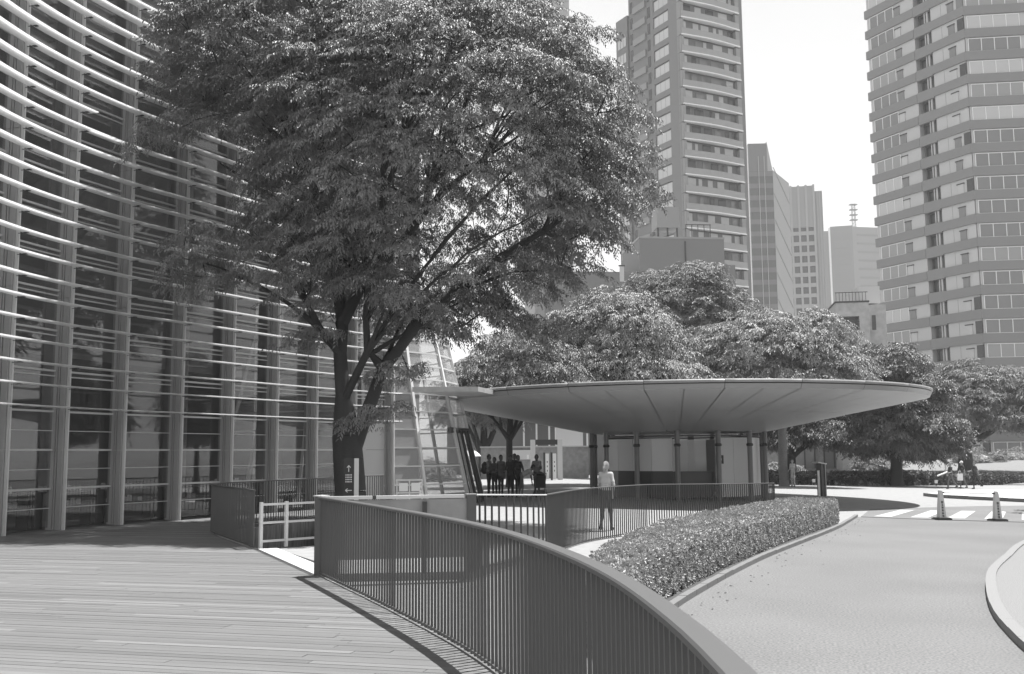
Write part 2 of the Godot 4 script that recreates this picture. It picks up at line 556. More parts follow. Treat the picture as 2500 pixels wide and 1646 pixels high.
func sweep(path: Array, prof: Array, base: Callable, up: float, soft := false) -> ArrayMesh:
	var st := new_st()
	if soft: st.set_smooth_group(0)
	var rings := []
	for i in path.size():
		var d: Vector2 = (path[mini(i + 1, path.size() - 1)] - path[maxi(i - 1, 0)]).normalized()
		var n := Vector2(d.y, -d.x)
		var ring := []
		for q in prof:
			var pp: Vector2 = path[i] + n * q.x
			ring.append(Vector3(pp.x, base.call(path[i]) + up + q.y, pp.y))
		rings.append(ring)
	for i in path.size() - 1:
		for k in prof.size() - 1:
			quad(st, rings[i][k], rings[i][k + 1], rings[i + 1][k + 1], rings[i + 1][k])
	for e in [0, path.size() - 1]:
		var r: Array = rings[e]
		for k in range(1, r.size() - 2):
			for v in [r[0], r[k], r[k + 1]]: st.add_vertex(v)
	return done(st)

func make_railings() -> void:
	var flat := func(_p): return 0.0
	var fall := func(p): return gy(p.x)
	var r := railing("curved_railing", "dark steel railing sweeping along the edge of the timber deck", RAIL1, flat, 1.09, 0.105, Vector2(0.02, 0.024), 0.1, 0.03, M.rail, M.rail)
	box("end_post", M.rail, r, Vector3(-2.7, 0.545, -14.45), Vector3(0.11, 1.09, 0.16), -0.45)
	box("post_cap", M.rail_white, r, Vector3(-2.7, 1.097, -14.45), Vector3(0.14, 0.014, 0.19), -0.45)
	railing("curved_railing", "dark bar railing that closes round the ramp beside the glass facade", RAIL3, flat, 1.06, 0.11, Vector2(0.018, 0.02), 0.05, 0.03, M.rail, M.rail)
	railing("curved_railing", "dark bar railing curving in front of the round booth, behind the walking woman", [Vector2(0.56, -17.88), Vector2(1.48, -20.84), Vector2(3.0, -23.1), Vector2(4.32, -24.25), Vector2(5.52, -25.3), Vector2(6.75, -26.55)], fall, 1.09, 0.085, Vector2(0.018, 0.02), 0.045, 0.022, M.rail_dark, M.rail)
	# thin railing down the slope between parapet and curved railing
	var slope := func(p): return lerpf(0.0, -0.13, clampf((-14.8 - p.y) / 3.0, 0.0, 1.0))
	railing("thin_railing", "thin railing of widely spaced slim bars beside the concrete parapet", [Vector2(-0.55, -14.8), Vector2(0.56, -17.82)], slope, 1.09, 0.27, Vector2(0.03, 0.012), 0.045, 0.02, M.rail_dark, M.rail_white)
	# solid parapet with a pale coping
	var pa := thing("parapet", "solid grey parapet panel with a pale coping beside the deck railing post", "parapet", Vector3(-1.65, 0, -14.55))
	pa.rotation.y = 0.19
	box("panel", M.concrete, pa, Vector3(0, 0.62, 0), Vector3(2.0, 0.82, 0.05))
	box("coping", M.rail_white, pa, Vector3(-0.03, 1.065, 0), Vector3(1.98, 0.045, 0.09))
	box("post", M.dark_metal, pa, Vector3(0.39, 0.5, 0.05), Vector3(0.06, 1.0, 0.05))
	box("coping_joint", M.dark_metal, pa, Vector3(-0.32, 1.065, 0.0), Vector3(0.05, 0.05, 0.096))
	box("pier", M.rail, pa, Vector3(1.06, 0.54, 0), Vector3(0.13, 1.08, 0.13))
	box("pier_cap", M.fascia, pa, Vector3(1.06, 1.088, 0), Vector3(0.15, 0.016, 0.15))
	# low barrier with three white rails in front of the ramp
	var b := thing("rail_barrier", "low barrier of three white horizontal rails in front of the ramp", "barrier")
	var p0 := Vector3(-4.62, 0, -18.72)
	var p1 := Vector3(-3.5, 0, -19.78)
	for y in [0.12, 0.45, 0.78]:
		var st := new_st()
		bar(st, p0 + Vector3(0, y, 0), p1 + Vector3(0, y, 0), 0.035, 0.04)
		part("rail", done(st), M.rail_white, b)
	for k in [0.02, 0.36, 0.98]:
		box("post", M.fin_post, b, p0.lerp(p1, k) + Vector3(0, 0.41, 0.0), Vector3(0.055, 0.83, 0.055), 0.75)

# ---------- museum ----------
const FINS := [Vector2(-11.35, -16.7), Vector2(-11.55, -18.5), Vector2(-11.48, -20.38), Vector2(-11.2, -22.23), Vector2(-10.68, -24.0), Vector2(-9.96, -25.72), Vector2(-9.05, -27.34), Vector2(-8.16, -29.02), Vector2(-7.28, -30.72), Vector2(-6.4, -32.35), Vector2(-5.4, -33.95), Vector2(-4.3, -35.35)]

func fin_frame(i: int) -> Transform3D:
	var d: Vector2 = (FINS[mini(i + 1, FINS.size() - 1)] - FINS[maxi(i - 1, 0)]).normalized()
	var t := Vector3(d.x, 0, d.y)
	var n := Vector3(-d.y, 0, d.x)
	return Transform3D(Basis(n, Vector3.UP, n.cross(Vector3.UP)), Vector3(FINS[i].x, 0, FINS[i].y))

func make_museum() -> void:
	var mu := thing("museum_building", "curved glass museum front with tall grey fins and rows of white louvers", "building")
	var top := 17.6
	# one fin: plates with open grooves, split by level joints; x runs outwards
	var fs := new_st()
	for lv in [[0.0, 1.84], [1.85, 5.44], [5.45, 9.04], [9.05, 12.64], [12.65, 17.6]]:
		var c: float = (lv[0] + lv[1]) / 2.0
		var h: float = lv[1] - lv[0]
		put(fs, Vector3(-0.14, c, 0), Vector3(0.17, h, 0.15))
		put(fs, Vector3(-0.005, c, 0), Vector3(0.035, h, 0.15))
		put(fs, Vector3(0.115, c, 0), Vector3(0.14, h, 0.15))
		put(fs, Vector3(0.0, c, 0), Vector3(0.36, h, 0.05))
	var fin_mesh := done(fs)
	var ps := new_st()
	put(ps, Vector3(0.225, top / 2, 0), Vector3(0.045, top, 0.07))
	put(ps, Vector3(0.265, top / 2, 0), Vector3(0.012, top, 0.04))
	var post_mesh := done(ps)
	var bs := new_st()
	for k in 30:
		var y := 2.82 + 0.48 * k
		put(bs, Vector3(0.36, y - 0.03, 0.03), Vector3(0.2, 0.012, 0.015))
		put(bs, Vector3(0.44, y - 0.022, 0.0), Vector3(0.09, 0.015, 0.07))
		put(bs, Vector3(0.38, y + 0.022, -0.06), Vector3(0.06, 0.02, 0.07))
	var bracket_mesh := done(bs)
	for i in FINS.size():
		var f := fin_frame(i)
		var fo := part("fin", fin_mesh, M.fin, mu, f)
		part("post", post_mesh, M.fin_post, fo)
		part("brackets", bracket_mesh, M.dark_metal, mu, f).set_meta("kind", "stuff")
	# glazing, bay by bay
	var rows := [0.04, 0.95, 1.85, 2.75]
	while rows[-1] < top - 0.9: rows.append(rows[-1] + 0.96)
	for i in FINS.size() - 1:
		var a := fin_frame(i)
		var b := fin_frame(i + 1)
		var p := a.origin - a.basis.x * 0.16
		var q := b.origin - b.basis.x * 0.16
		var d := (q - p)
		var w := d.length()
		var yaw := atan2(d.x, d.z)
		var solid := i == 10
		for j in rows.size() - 1:
			var y0: float = rows[j]
			var y1: float = rows[j + 1]
			var at := (p + q) / 2.0 + Vector3(0, (y0 + y1) / 2.0, 0)
			if solid and j < 3:
				box("wall_panel", M.stone, mu, at, Vector3(0.06, y1 - y0 - 0.012, w), yaw)
				continue
			var pane := box("pane", M.glass, mu, at, Vector3(0.012, y1 - y0 - 0.03, w - 0.1), yaw)
			var ts := new_st()
			put(ts, Vector3(0, 0, 0), Vector3(0.09, 0.045, w - 0.1))
			if j >= 3: put(ts, Vector3(0, -0.12, 0), Vector3(0.07, 0.03, w - 0.1))
			if j < 3: put(ts, Vector3(-0.01, -0.45, 0), Vector3(0.03, 0.018, w - 0.1))
			part("transom", done(ts), M.transom, mu, Transform3D(Basis(Vector3.UP, yaw), Vector3(at.x, y1, at.z)))
	# louvers: one curved blade for each level; one level is interrupted by a gap
	for k in 30:
		var y := 2.82 + 0.48 * k
		if k == 15:
			louver(mu, y, 0.0, 0.375)
			louver(mu, y, 0.47, 1.0)
		else:
			louver(mu, y, 0.0, 1.0)
	# the hall behind the glass: floor, gallery slab, back wall, columns, roof
	var fl := PackedVector2Array()
	for i in FINS.size(): fl.append(FINS[i] + Vector2(-0.25, 0.0))
	fl.append(Vector2(-9.5, -44)); fl.append(Vector2(-24, -44)); fl.append(Vector2(-24, -16.7))
	for lv in [[0.0, 0.06, M.interior_floor, "interior_floor"], [17.7, 0.3, M.fin, "roof"]]:
		var s := sheet(lv[3], fl, lv[2], lv[0], lv[1], 0.0)
		remove_child(s)
		s.remove_meta("kind")
		mu.add_child(s)
	box("back_wall", M.interior, mu, Vector3(-18.5, 8.8, -34), Vector3(0.3, 17.6, 26), -0.35)
	box("side_wall", M.interior, mu, Vector3(-14.0, 8.8, -17.2), Vector3(6.6, 17.6, 0.3))
	box("side_wall", M.interior, mu, Vector3(-12.0, 8.8, -43.5), Vector3(16, 17.6, 0.3))
	box("gallery_slab", M.interior, mu, Vector3(-16.5, 5.0, -31), Vector3(4.0, 0.4, 22), -0.35)
	for c in [[-13.2, -23.5], [-12.6, -28.0], [-10.6, -32.0], [-8.6, -35.6]]:
		part("interior_column", tube_mesh([Vector3(c[0], 0, c[1]), Vector3(c[0], 17.6, c[1])], [0.35, 0.35], 14), M.concrete, mu)
	# shelves with pale goods that show through the lowest panes
	for i in range(3, 9):
		var a := fin_frame(i)
		var b := fin_frame(i + 1)
		var mid := (a.origin + b.origin) / 2.0 - a.basis.x * 0.75
		var d := b.origin - a.origin
		var sh := thing("display_shelf", "low shelf of pale jars standing behind the museum glass", "shelf", mid, atan2(d.x, d.z), "shelves behind the museum glass")
		box("board", M.interior, sh, Vector3(0, 0.5, 0), Vector3(0.35, 0.03, 1.5))
		box("board", M.interior, sh, Vector3(0, 0.84, 0), Vector3(0.35, 0.03, 1.5))
		for s in [-1, 1]: box("upright", M.dark_metal, sh, Vector3(0, 0.43, 0.75 * s), Vector3(0.33, 0.86, 0.03))
		var st := new_st()
		for lv in 2:
			for n in 8:
				if R.randf() < 0.25: continue
				var hh := R.randf_range(0.1, 0.17)
				var at := Vector3(0.08, (0.515 if lv == 0 else 0.855) + hh / 2.0, -0.62 + n * 0.17 + R.randf() * 0.02)
				tube(st, [at - Vector3(0, hh / 2, 0), at + Vector3(0, hh * 0.35, 0), at + Vector3(0, hh / 2, 0)], [0.058, 0.058, 0.04], 8, true)
		part("jars", done(st), M.white, sh).set_meta("kind", "stuff")

func louver(mu: Node3D, y: float, t0: float, t1: float) -> void:
	var c := Curve2D.new()
	for i in FINS.size():
		var f := fin_frame(i)
		var p := Vector2(f.origin.x, f.origin.z) + Vector2(f.basis.x.x, f.basis.x.z) * 0.5
		c.add_point(p)
	var pts := []
	for i in FINS.size():
		pts.append(c.get_point_position(i))
	var path := smooth_path(pts, 0.32)
	path = path.slice(int(path.size() * t0), int(path.size() * t1))
	# thin level blade of milky glass
	var prof := [Vector2(-0.165, 0.004), Vector2(-0.15, 0.011), Vector2(0.15, 0.011), Vector2(0.165, 0.004), Vector2(0.165, -0.004), Vector2(0.15, -0.011), Vector2(-0.15, -0.011), Vector2(-0.165, -0.004), Vector2(-0.165, 0.004)]
	part("louver", sweep(path, prof, func(_p): return y, 0.0), M.louver, mu)

# ---------- the glass cone of the entrance ----------
func make_entrance() -> void:
	var t := thing("glass_entrance", "leaning cone of pale glass panes at the museum entrance", "entrance", Vector3(-6.4, -0.13, -40.0))
	var rad := func(h: float) -> float: return 5.25 - 0.235 * h
	var at := func(h: float, deg: float, out := 0.0) -> Vector3:
		var r: float = rad.call(h) + out
		return Vector3(r * sin(deg_to_rad(deg)), h, r * cos(deg_to_rad(deg)))
	var step := 25.0
	var lv := [0.05, 0.75, 1.4, 2.05, 2.7, 3.35, 4.0, 4.55, 5.05, 5.55, 6.05, 6.6, 7.2, 7.8, 8.4]
	for n in range(-3, 8):
		var deg := 40.0 + (n - 1) * step
		var st := new_st()
		bar(st, at.call(0.0, deg, 0.02), at.call(8.5, deg, 0.02), 0.1, 0.12)
		part("mullion", done(st), M.rail_white if n > 1 or n < 1 else M.fin_post, t)
		if n == 7: continue
		for j in lv.size() - 1:
			if n == 2 and lv[j] < 2.6: continue      # the doorway
			var y0: float = lv[j] + 0.02
			var y1: float = lv[j + 1] - 0.02
			var ps := new_st()
			var q := [at.call(y0, deg + 0.8), at.call(y0, deg + step - 0.8), at.call(y1, deg + step - 0.8), at.call(y1, deg + 0.8)]
			quad(ps, q[0], q[3], q[2], q[1])
			var pane := part("pane", done(ps), M.glass_pale, t)
			var rs := new_st()
			bar(rs, at.call(lv[j + 1], deg, 0.03), at.call(lv[j + 1], deg + step, 0.03), 0.07, 0.05)
			part("ring", done(rs), M.rail_white, pane)
	# door leaves and dark frames in the opening
	for k in 4:
		var deg := 66.0 + k * 6.0
		var st := new_st()
		bar(st, at.call(0.0, deg, 0.05), at.call(2.7, deg, 0.05), 0.08, 0.09)
		part("door_frame", done(st), M.dark_metal, t)
	var hs := new_st()
	bar(hs, at.call(2.7, 60, 0.06), at.call(2.7, 90, 0.06), 0.12, 0.2)
	part("door_head", done(hs), M.rail, t)
	# pale slab that links cone and canopy
	var sl := new_st()
	var low := [Vector3(2.9, 3.98, 4.6), Vector3(5.2, 3.98, 4.5), Vector3(6.0, 3.98, 1.4), Vector3(4.1, 3.98, 1.6)]
	for k in 4:
		quad(sl, low[k], low[(k + 1) % 4], low[(k + 1) % 4] + Vector3(0, 0.17, 0), low[k] + Vector3(0, 0.17, 0))
	quad(sl, low[0], low[1], low[2], low[3])
	quad(sl, low[3] + Vector3(0, 0.17, 0), low[2] + Vector3(0, 0.17, 0), low[1] + Vector3(0, 0.17, 0), low[0] + Vector3(0, 0.17, 0))
	part("link_slab", done(sl), M.canopy_top, t)
	# floor and rear wall of the entrance lobby
	box("lobby_wall", M.interior, t, Vector3(-3.5, 4.0, -2.0), Vector3(0.2, 8.0, 7.0))
	# white rack in front of the glass
	var rk := thing("umbrella_rack", "white metal rack with pale panels in front of the entrance glass", "rack", Vector3(-3.3, -0.13, -32.6), 0.2)
	for x in [-0.4, 0.0, 0.4]: box("upright", M.rail_white, rk, Vector3(x, 0.5, 0), Vector3(0.04, 1.0, 0.04))
	for y in [0.2, 0.6, 1.0]: box("rail", M.rail_white, rk, Vector3(0, y, 0), Vector3(0.86, 0.045, 0.05))
	for x in [-0.19, 0.2]: box("panel", M.white, rk, Vector3(x, 0.78, 0.0), Vector3(0.28, 0.26, 0.02))

# ---------- disc canopy and booth ----------
func make_canopy() -> void:
	var c := thing("disc_canopy", "large shallow disc canopy on a ring of slim columns", "canopy", Vector3(7.1, 0, -44.2))
	var R0 := 10.3
	var n := 24
	for k in n:
		var a0 := TAU * (k + 0.003) / n
		var a1 := TAU * (k + 0.997) / n
		for h in 2:
			var b0 := lerpf(a0, a1, 0.5 * h + 0.006)
			var b1 := lerpf(a0, a1, 0.5 * h + 0.494)
			part("soffit_panel", lathe([Vector2(3.6, 2.5), Vector2(4.2, 2.6), Vector2(6.98, 3.168)], 3, b0, b1), M.canopy_under, c)
			part("soffit_panel", lathe([Vector2(7.01, 3.175), Vector2(R0 - 0.06, 3.79)], 3, b0, b1), M.canopy_under, c)
		var f := part("fascia", lathe([Vector2(R0 - 0.06, 3.79), Vector2(R0 + 0.02, 3.955)], 6, a0, a1), M.fascia, c)
		part("gutter", lathe([Vector2(R0 - 0.02, 3.985), Vector2(R0 + 0.05, 4.0), Vector2(R0 + 0.05, 4.09), Vector2(R0 - 0.05, 4.11), Vector2(R0 - 0.3, 4.12)], 6, a0, a1), M.fascia, f)
	part("soffit_backing", lathe([Vector2(3.5, 2.55), Vector2(4.2, 2.65), Vector2(R0 - 0.12, 3.84)], 72), M.canopy_under, c)
	part("soffit_centre", lathe([Vector2(0, 2.5), Vector2(3.6, 2.5)], 48), M.canopy_under, c)
	part("inner_rim", lathe([Vector2(R0 - 0.1, 3.7 + 0.1), Vector2(R0 - 0.1, 4.11)], 72), M.dark_metal, c)
	part("roof", lathe([Vector2(R0 - 0.28, 4.125), Vector2(7.0, 4.28), Vector2(3.0, 4.42), Vector2(0, 4.48)], 72), M.canopy_top, c)
	for k in 14:
		var a := TAU * (k + 0.35) / 14
		var p := Vector3(sin(a) * 3.72, 0, -cos(a) * 3.72)
		var gr := gy(7.25 + p.x)
		var col := part("column", tube_mesh([p + Vector3(0, gr, 0), p + Vector3(0, 2.53, 0)], [0.105, 0.105], 12), M.column_grey, c)
		part("collar", tube_mesh([p + Vector3(0, 1.9, 0), p + Vector3(0, 1.93, 0), p + Vector3(0, 2.0, 0), p + Vector3(0, 2.03, 0)], [0.1, 0.14, 0.14, 0.1], 10), M.dark_metal, col)
	# round booth
	var b := thing("booth", "round grey booth with frosted wall panels under the disc canopy", "booth", Vector3(7.25, -0.13, -44.2))
	var sides := 24
	for k in sides:
		var a0 := TAU * k / sides
		var a1 := TAU * (k + 1) / sides
		var deg := rad_to_deg((a0 + a1) / 2.0)    # 0 away from the camera, 180 towards it
		var open: bool = deg > 165 and deg < 195
		var p0 := Vector3(sin(a0), 0, -cos(a0)) * 3.3
		var p1 := Vector3(sin(a1), 0, -cos(a1)) * 3.3
		var mid := (p0 + p1) / 2.0
		var w := p0.distance_to(p1)
		var yaw := atan2(p1.x - p0.x, p1.z - p0.z)
		if open: continue
		if deg < 33 or deg > 327:
			box("rear_pane", M.louver, b, mid + Vector3(0, 1.2, 0), Vector3(0.02, 2.38, w - 0.012), yaw)
			continue
		if deg > 195:
			box("wall_panel", M.panel_frost, b, mid + Vector3(0, 1.72, 0), Vector3(0.05, 1.3, w - 0.015), yaw)
			box("lower_panel", M.booth_dark, b, mid + Vector3(0, 0.53, 0), Vector3(0.05, 1.06, w - 0.015), yaw)
		else:
			box("wall_panel", M.booth, b, mid + Vector3(0, 1.2, 0), Vector3(0.05, 2.38, w - 0.012), yaw)
	box("counter", M.booth_dark, b, Vector3(-0.2, 0.52, 2.75), Vector3(2.0, 1.04, 0.4))
	part("ceiling_ring", lathe([Vector2(3.32, 2.43), Vector2(3.36, 2.43), Vector2(3.36, 2.5), Vector2(3.32, 2.5)], 40), M.rail, b)
	# pictogram of a standing person on a dark plate
	var sg := thing("toilet_sign", "small dark square sign with a white standing figure on the booth wall", "sign", Vector3(8.28, 1.38, -40.98), 0.3)
	box("plate", M.black, sg, Vector3(0, 0, 0.03), Vector3(0.3, 0.34, 0.02))
	var fg := new_st()
	tube(fg, [Vector3(0, 0.085, 0.042), Vector3(0, 0.085, 0.048)], [0.026, 0.026], 10, true)
	put(fg, Vector3(0, 0.01, 0.045), Vector3(0.07, 0.1, 0.006))
	for s in [-1, 1]:
		put(fg, Vector3(0.018 * s, -0.085, 0.045), Vector3(0.026, 0.1, 0.006))
		put(fg, Vector3(0.047 * s, 0.005, 0.045), Vector3(0.014, 0.09, 0.006))
	part("figure", done(fg), M.white, sg)

# ---------- leaves and trees ----------
var SPRAY: ArrayMesh
var TUFT: ArrayMesh

func leaf(st: SurfaceTool, at: Vector3, along: Vector3, up: Vector3, l: float, w: float) -> void:
	var side := along.cross(up).normalized() * w
	var fold := up.normalized() * w * 0.35
	var a := at
	var b := at + along * l * 0.45 + side + fold
	var c := at + along * l - up.normalized() * l * 0.12
	var d := at + along * l * 0.45 - side + fold
	for v in [a, b, c, a, c, d]: st.add_vertex(v)

func make_leaves() -> void:
	var st := new_st()
	for tw in 3:
		var yaw := deg_to_rad([0.0, 50.0, -55.0][tw])
		var dir := Vector3(cos(yaw), [-0.12, -0.25, -0.2][tw], sin(yaw)).normalized()
		var n: int = [9, 6, 6][tw]
		for k in n:
			var s := -1.0 if k % 2 else 1.0
			var p := dir * (0.05 + 0.04 * k) + Vector3(0, -0.004 * k * k * 0.3, 0)
			var side := dir.cross(Vector3.UP).normalized()
			var al := (dir * R.randf_range(0.5, 0.9) + side * s * R.randf_range(0.6, 1.0) + Vector3(0, R.randf_range(-0.95, -0.05), 0)).normalized()
			leaf(st, p, al, Vector3(R.randf_range(-0.4, 0.4), 1, R.randf_range(-0.4, 0.4)), R.randf_range(0.085, 0.125), 0.021)
	SPRAY = done(st)
	var s2 := new_st()
	for k in 7:
		var d := Vector3(R.randf_range(-1, 1), R.randf_range(0.1, 1.0), R.randf_range(-1, 1)).normalized()
		leaf(s2, d * 0.01, d, Vector3(R.randf_range(-1, 1), 0.6, R.randf_range(-1, 1)), R.randf_range(0.05, 0.075), 0.017)
	TUFT = done(s2)

func inside(lobes: Array, p: Vector3) -> float:      # < 1 inside some lobe
	var best := 9.0
	for l in lobes:
		var d: Vector3 = (p - l[0]) / l[1]
		best = minf(best, d.length())
	return best

func crown_points(lobes: Array, spacing: float, shell: float, holes := 9.0) -> Array:
	var out := []
	var nz := FastNoiseLite.new()
	nz.seed = 77
	nz.frequency = 0.4
	nz.fractal_octaves = 2
	for l in lobes:
		var rr: Vector3 = l[1]
		var vol := rr.x * rr.y * rr.z * 4.2
		var n := int(vol / pow(spacing, 3) * 0.9) + 3
		var tries := 0
		var made := 0
		while made < n and tries < n * 8:
			tries += 1
			var d := Vector3(R.randf_range(-1, 1), R.randf_range(-1, 1), R.randf_range(-1, 1))
			var ln := d.length()
			if ln > 1.0 or ln < shell: continue
			var p: Vector3 = l[0] + d * rr
			if holes < 1.0 and nz.get_noise_3d(p.x, p.y * 1.8, p.z) < -holes: continue
			var ok := true
			for q in out:
				if p.distance_squared_to(q) < spacing * spacing * 0.55:
					ok = false
					break
			if ok:
				out.append(p)
				made += 1
	return out

func mid_of(lobes: Array) -> Vector3:
	var m := Vector3.ZERO
	for l in lobes: m += l[0] / lobes.size()
	return m - Vector3(0, 0.8, 0)

func tree(called: String, label: String, group: String, at: Vector3, limbs: Array, lobes: Array, o: Dictionary) -> Node3D:
	var t := thing(called, label, "tree", at, 0.0, group)
	var pts := crown_points(lobes, o.spacing, o.get("shell", 0.35), o.get("holes", 9.0))
	pts.append_array(o.get("extra", []))
	# limbs first: nodes of a branching skeleton
	var pos := PackedVector3Array()
	var par := PackedInt32Array()
	var fixed := PackedFloat32Array()
	for l in limbs:
		var prev := -1
		for k in l.size():
			var p: Vector3 = l[k][0]
			if k == 0:
				var best := 1e9
				for j in pos.size():
					var dd := pos[j].distance_to(p)
					if dd < best and dd < 1.0:
						best = dd
						prev = j
				if prev >= 0 and best < 0.05: continue
			elif prev >= 0 and pos[prev].distance_to(p) > 0.9:
				var a := pos[prev]
				var ra := fixed[prev]
				var nn := int(a.distance_to(p) / 0.6)
				for s in range(1, nn):
					var w := float(s) / nn
					pos.append(a.lerp(p, w) + Vector3(R.randf_range(-1, 1), R.randf_range(-0.4, 0.4), R.randf_range(-1, 1)) * 0.05)
					par.append(prev)
					fixed.append(lerpf(minf(ra, l[k - 1][1]), l[k][1], w))
					prev = pos.size() - 1
			pos.append(p)
			par.append(prev)
			fixed.append(l[k][1])
			prev = pos.size() - 1
	# a fan of straight rising branches that carry the outer foliage
	var nm := pos.size()
	for f in int(o.get("fan", 0)):
		var p: Vector3 = pts[R.randi() % pts.size()]
		var best := 1e9
		var bi := -1
		for j in range(1, nm):
			if par[j] < 0 or pos[j].y > p.y - 0.3 or fixed[j] > 0.28: continue
			var w := p - pos[j]
			var along := (pos[j] - pos[par[j]]).normalized().dot(w.normalized())
			var c := w.length() * (1.0 + 1.6 * (1.0 - along))
			if c < best:
				best = c
				bi = j
		if bi < 0: continue
		var a := pos[bi]
		var l := a.distance_to(p)
		var r0 := minf(fixed[bi] * 0.6, 0.018 + 0.011 * l)
		var n := maxi(2, int(l / 0.5))
		var prev := bi
		for k in range(1, n + 1):
			var w := float(k) / n
			pos.append(a.lerp(p, w) + Vector3(0, 0.07 * l * sin(w * PI), 0) + Vector3(R.randf_range(-1, 1), R.randf_range(-1, 1), R.randf_range(-1, 1)) * 0.04)
			par.append(prev)
			fixed.append(lerpf(r0, 0.012, w))
			prev = pos.size() - 1
	var nl := pos.size()
	var root := pos[0]
	pts.sort_custom(func(a, b): return a.distance_squared_to(root) < b.distance_squared_to(root))
	var tips := []
	for p in pts:
		var best := 1e9
		var bi := 0
		for j in pos.size():
			var q := pos[j]
			var c: float = q.distance_to(p) + (0.6 if q.y > p.y else 0.0) + (0.0 if fixed[j] < 0.25 else 1.5)
			if c < best:
				best = c
				bi = j
		var a := pos[bi]
		var n := maxi(1, int(a.distance_to(p) / 0.55))
		var prev := bi
		for s in range(1, n + 1):
			var w := float(s) / n
			var q: Vector3 = a.lerp(p, w)
			if s < n: q += Vector3(R.randf_range(-1, 1), R.randf_range(-0.3, 0.6), R.randf_range(-1, 1)) * 0.07
			q.y += 0.1 * sin(w * PI) * a.distance_to(p) * 0.5
			pos.append(q)
			par.append(prev)
			fixed.append(0.0)
			prev = pos.size() - 1
		tips.append([p, p - Vector3(o.get("middle", mid_of(lobes)))])
	var weight := PackedFloat32Array()
	weight.resize(pos.size())
	for i in range(pos.size() - 1, -1, -1):
		if i >= nl: weight[i] = maxf(weight[i], 1.0)
		if par[i] >= 0: weight[par[i]] += weight[i]
	var st := new_st()
	st.set_smooth_group(0)
	var twig: float = o.get("twig", 0.011)
	for i in pos.size():
		if par[i] < 0: continue
		var r1: float = fixed[i] if i < nl else twig * pow(weight[i], 0.42)
		var r0: float = (fixed[par[i]] if par[i] < nl else twig * pow(weight[par[i]], 0.42))
		if i >= nl: r0 = minf(r0, r1 * 1.6)
		var sd := 12 if r1 > 0.12 else (6 if r1 > 0.03 else 4)
		tube(st, [pos[par[i]], pos[i]], [r0, r1], sd)
	part("trunk", done(st), o.bark, t)
	# foliage: flattish pads of leaf sprays round every twig tip
	var xfs := []
	var tints := []
	var per: int = o.per
	var pad: float = o.pad
	for tp in tips:
		var base_v := R.randf_range(0.8, 1.2)
		var out: Vector3 = tp[1]
		var oa := atan2(out.z, out.x)
		var steep := clampf(out.normalized().y, float(o.get("flat_min", 0.25)) if tp[0].y < float(o.get("flat_below", 0.0)) else 0.0, 1.0)       # the top of the crown lies flat, its sides hang
		for k in per:
			var a := R.randf() * TAU
			var rr := sqrt(R.randf()) * pad
			var side := Vector3(cos(a), 0, sin(a)) * rr
			var lean := cos(a - oa) * rr
			var p: Vector3 = tp[0] + side + Vector3(0, R.randf_range(-1, 1) * float(o.get("thick", 0.14)) * pad - 0.2 * rr * rr / pad - lean * (0.7 - 0.65 * steep), 0)
			var yaw := -lerp_angle(oa, a, 0.45) + R.randf_range(-0.8, 0.8)
			var b := Basis(Vector3.UP, yaw) * Basis(Vector3(0, 0, 1), R.randf_range(-0.55, 0.2) - 0.3 * (1.0 - steep)) * Basis(Vector3(1, 0, 0), R.randf_range(-0.45, 0.45))
			var s: float = o.size * R.randf_range(0.7, 1.25)
			xfs.append(Transform3D(b * Basis.from_scale(Vector3.ONE * s), p))
			tints.append(base_v * R.randf_range(0.75, 1.25))
	copies("crown", SPRAY, o.leaf, t, xfs, tints)
	return t

func vase_limbs(h_fork: float, r: float, lobes: Array, lean := Vector3.ZERO) -> Array:
	var out := [[[Vector3(0, -0.1, 0), r * 1.25], [Vector3(0, 0.4, 0), r], [lean * 0.5 + Vector3(0, h_fork * 0.6, 0), r * 0.92], [lean + Vector3(0, h_fork, 0), r * 0.85]]]
	var n := mini(6, lobes.size())
	for i in n:
		var c: Vector3 = lobes[i * lobes.size() / n][0]
		var f := lean + Vector3(0, h_fork, 0)
		var m := f.lerp(c, 0.45) + Vector3(0, -0.1 * (c.y - h_fork), 0) * 0.3
		out.append([[f, r * 0.6], [m, r * 0.36], [c, r * 0.14]])
	return out

func lobe(x: float, y: float, z: float, rx: float, ry: float, rz: float) -> Array:
	return [Vector3(x, y, z), Vector3(rx, ry, rz)]

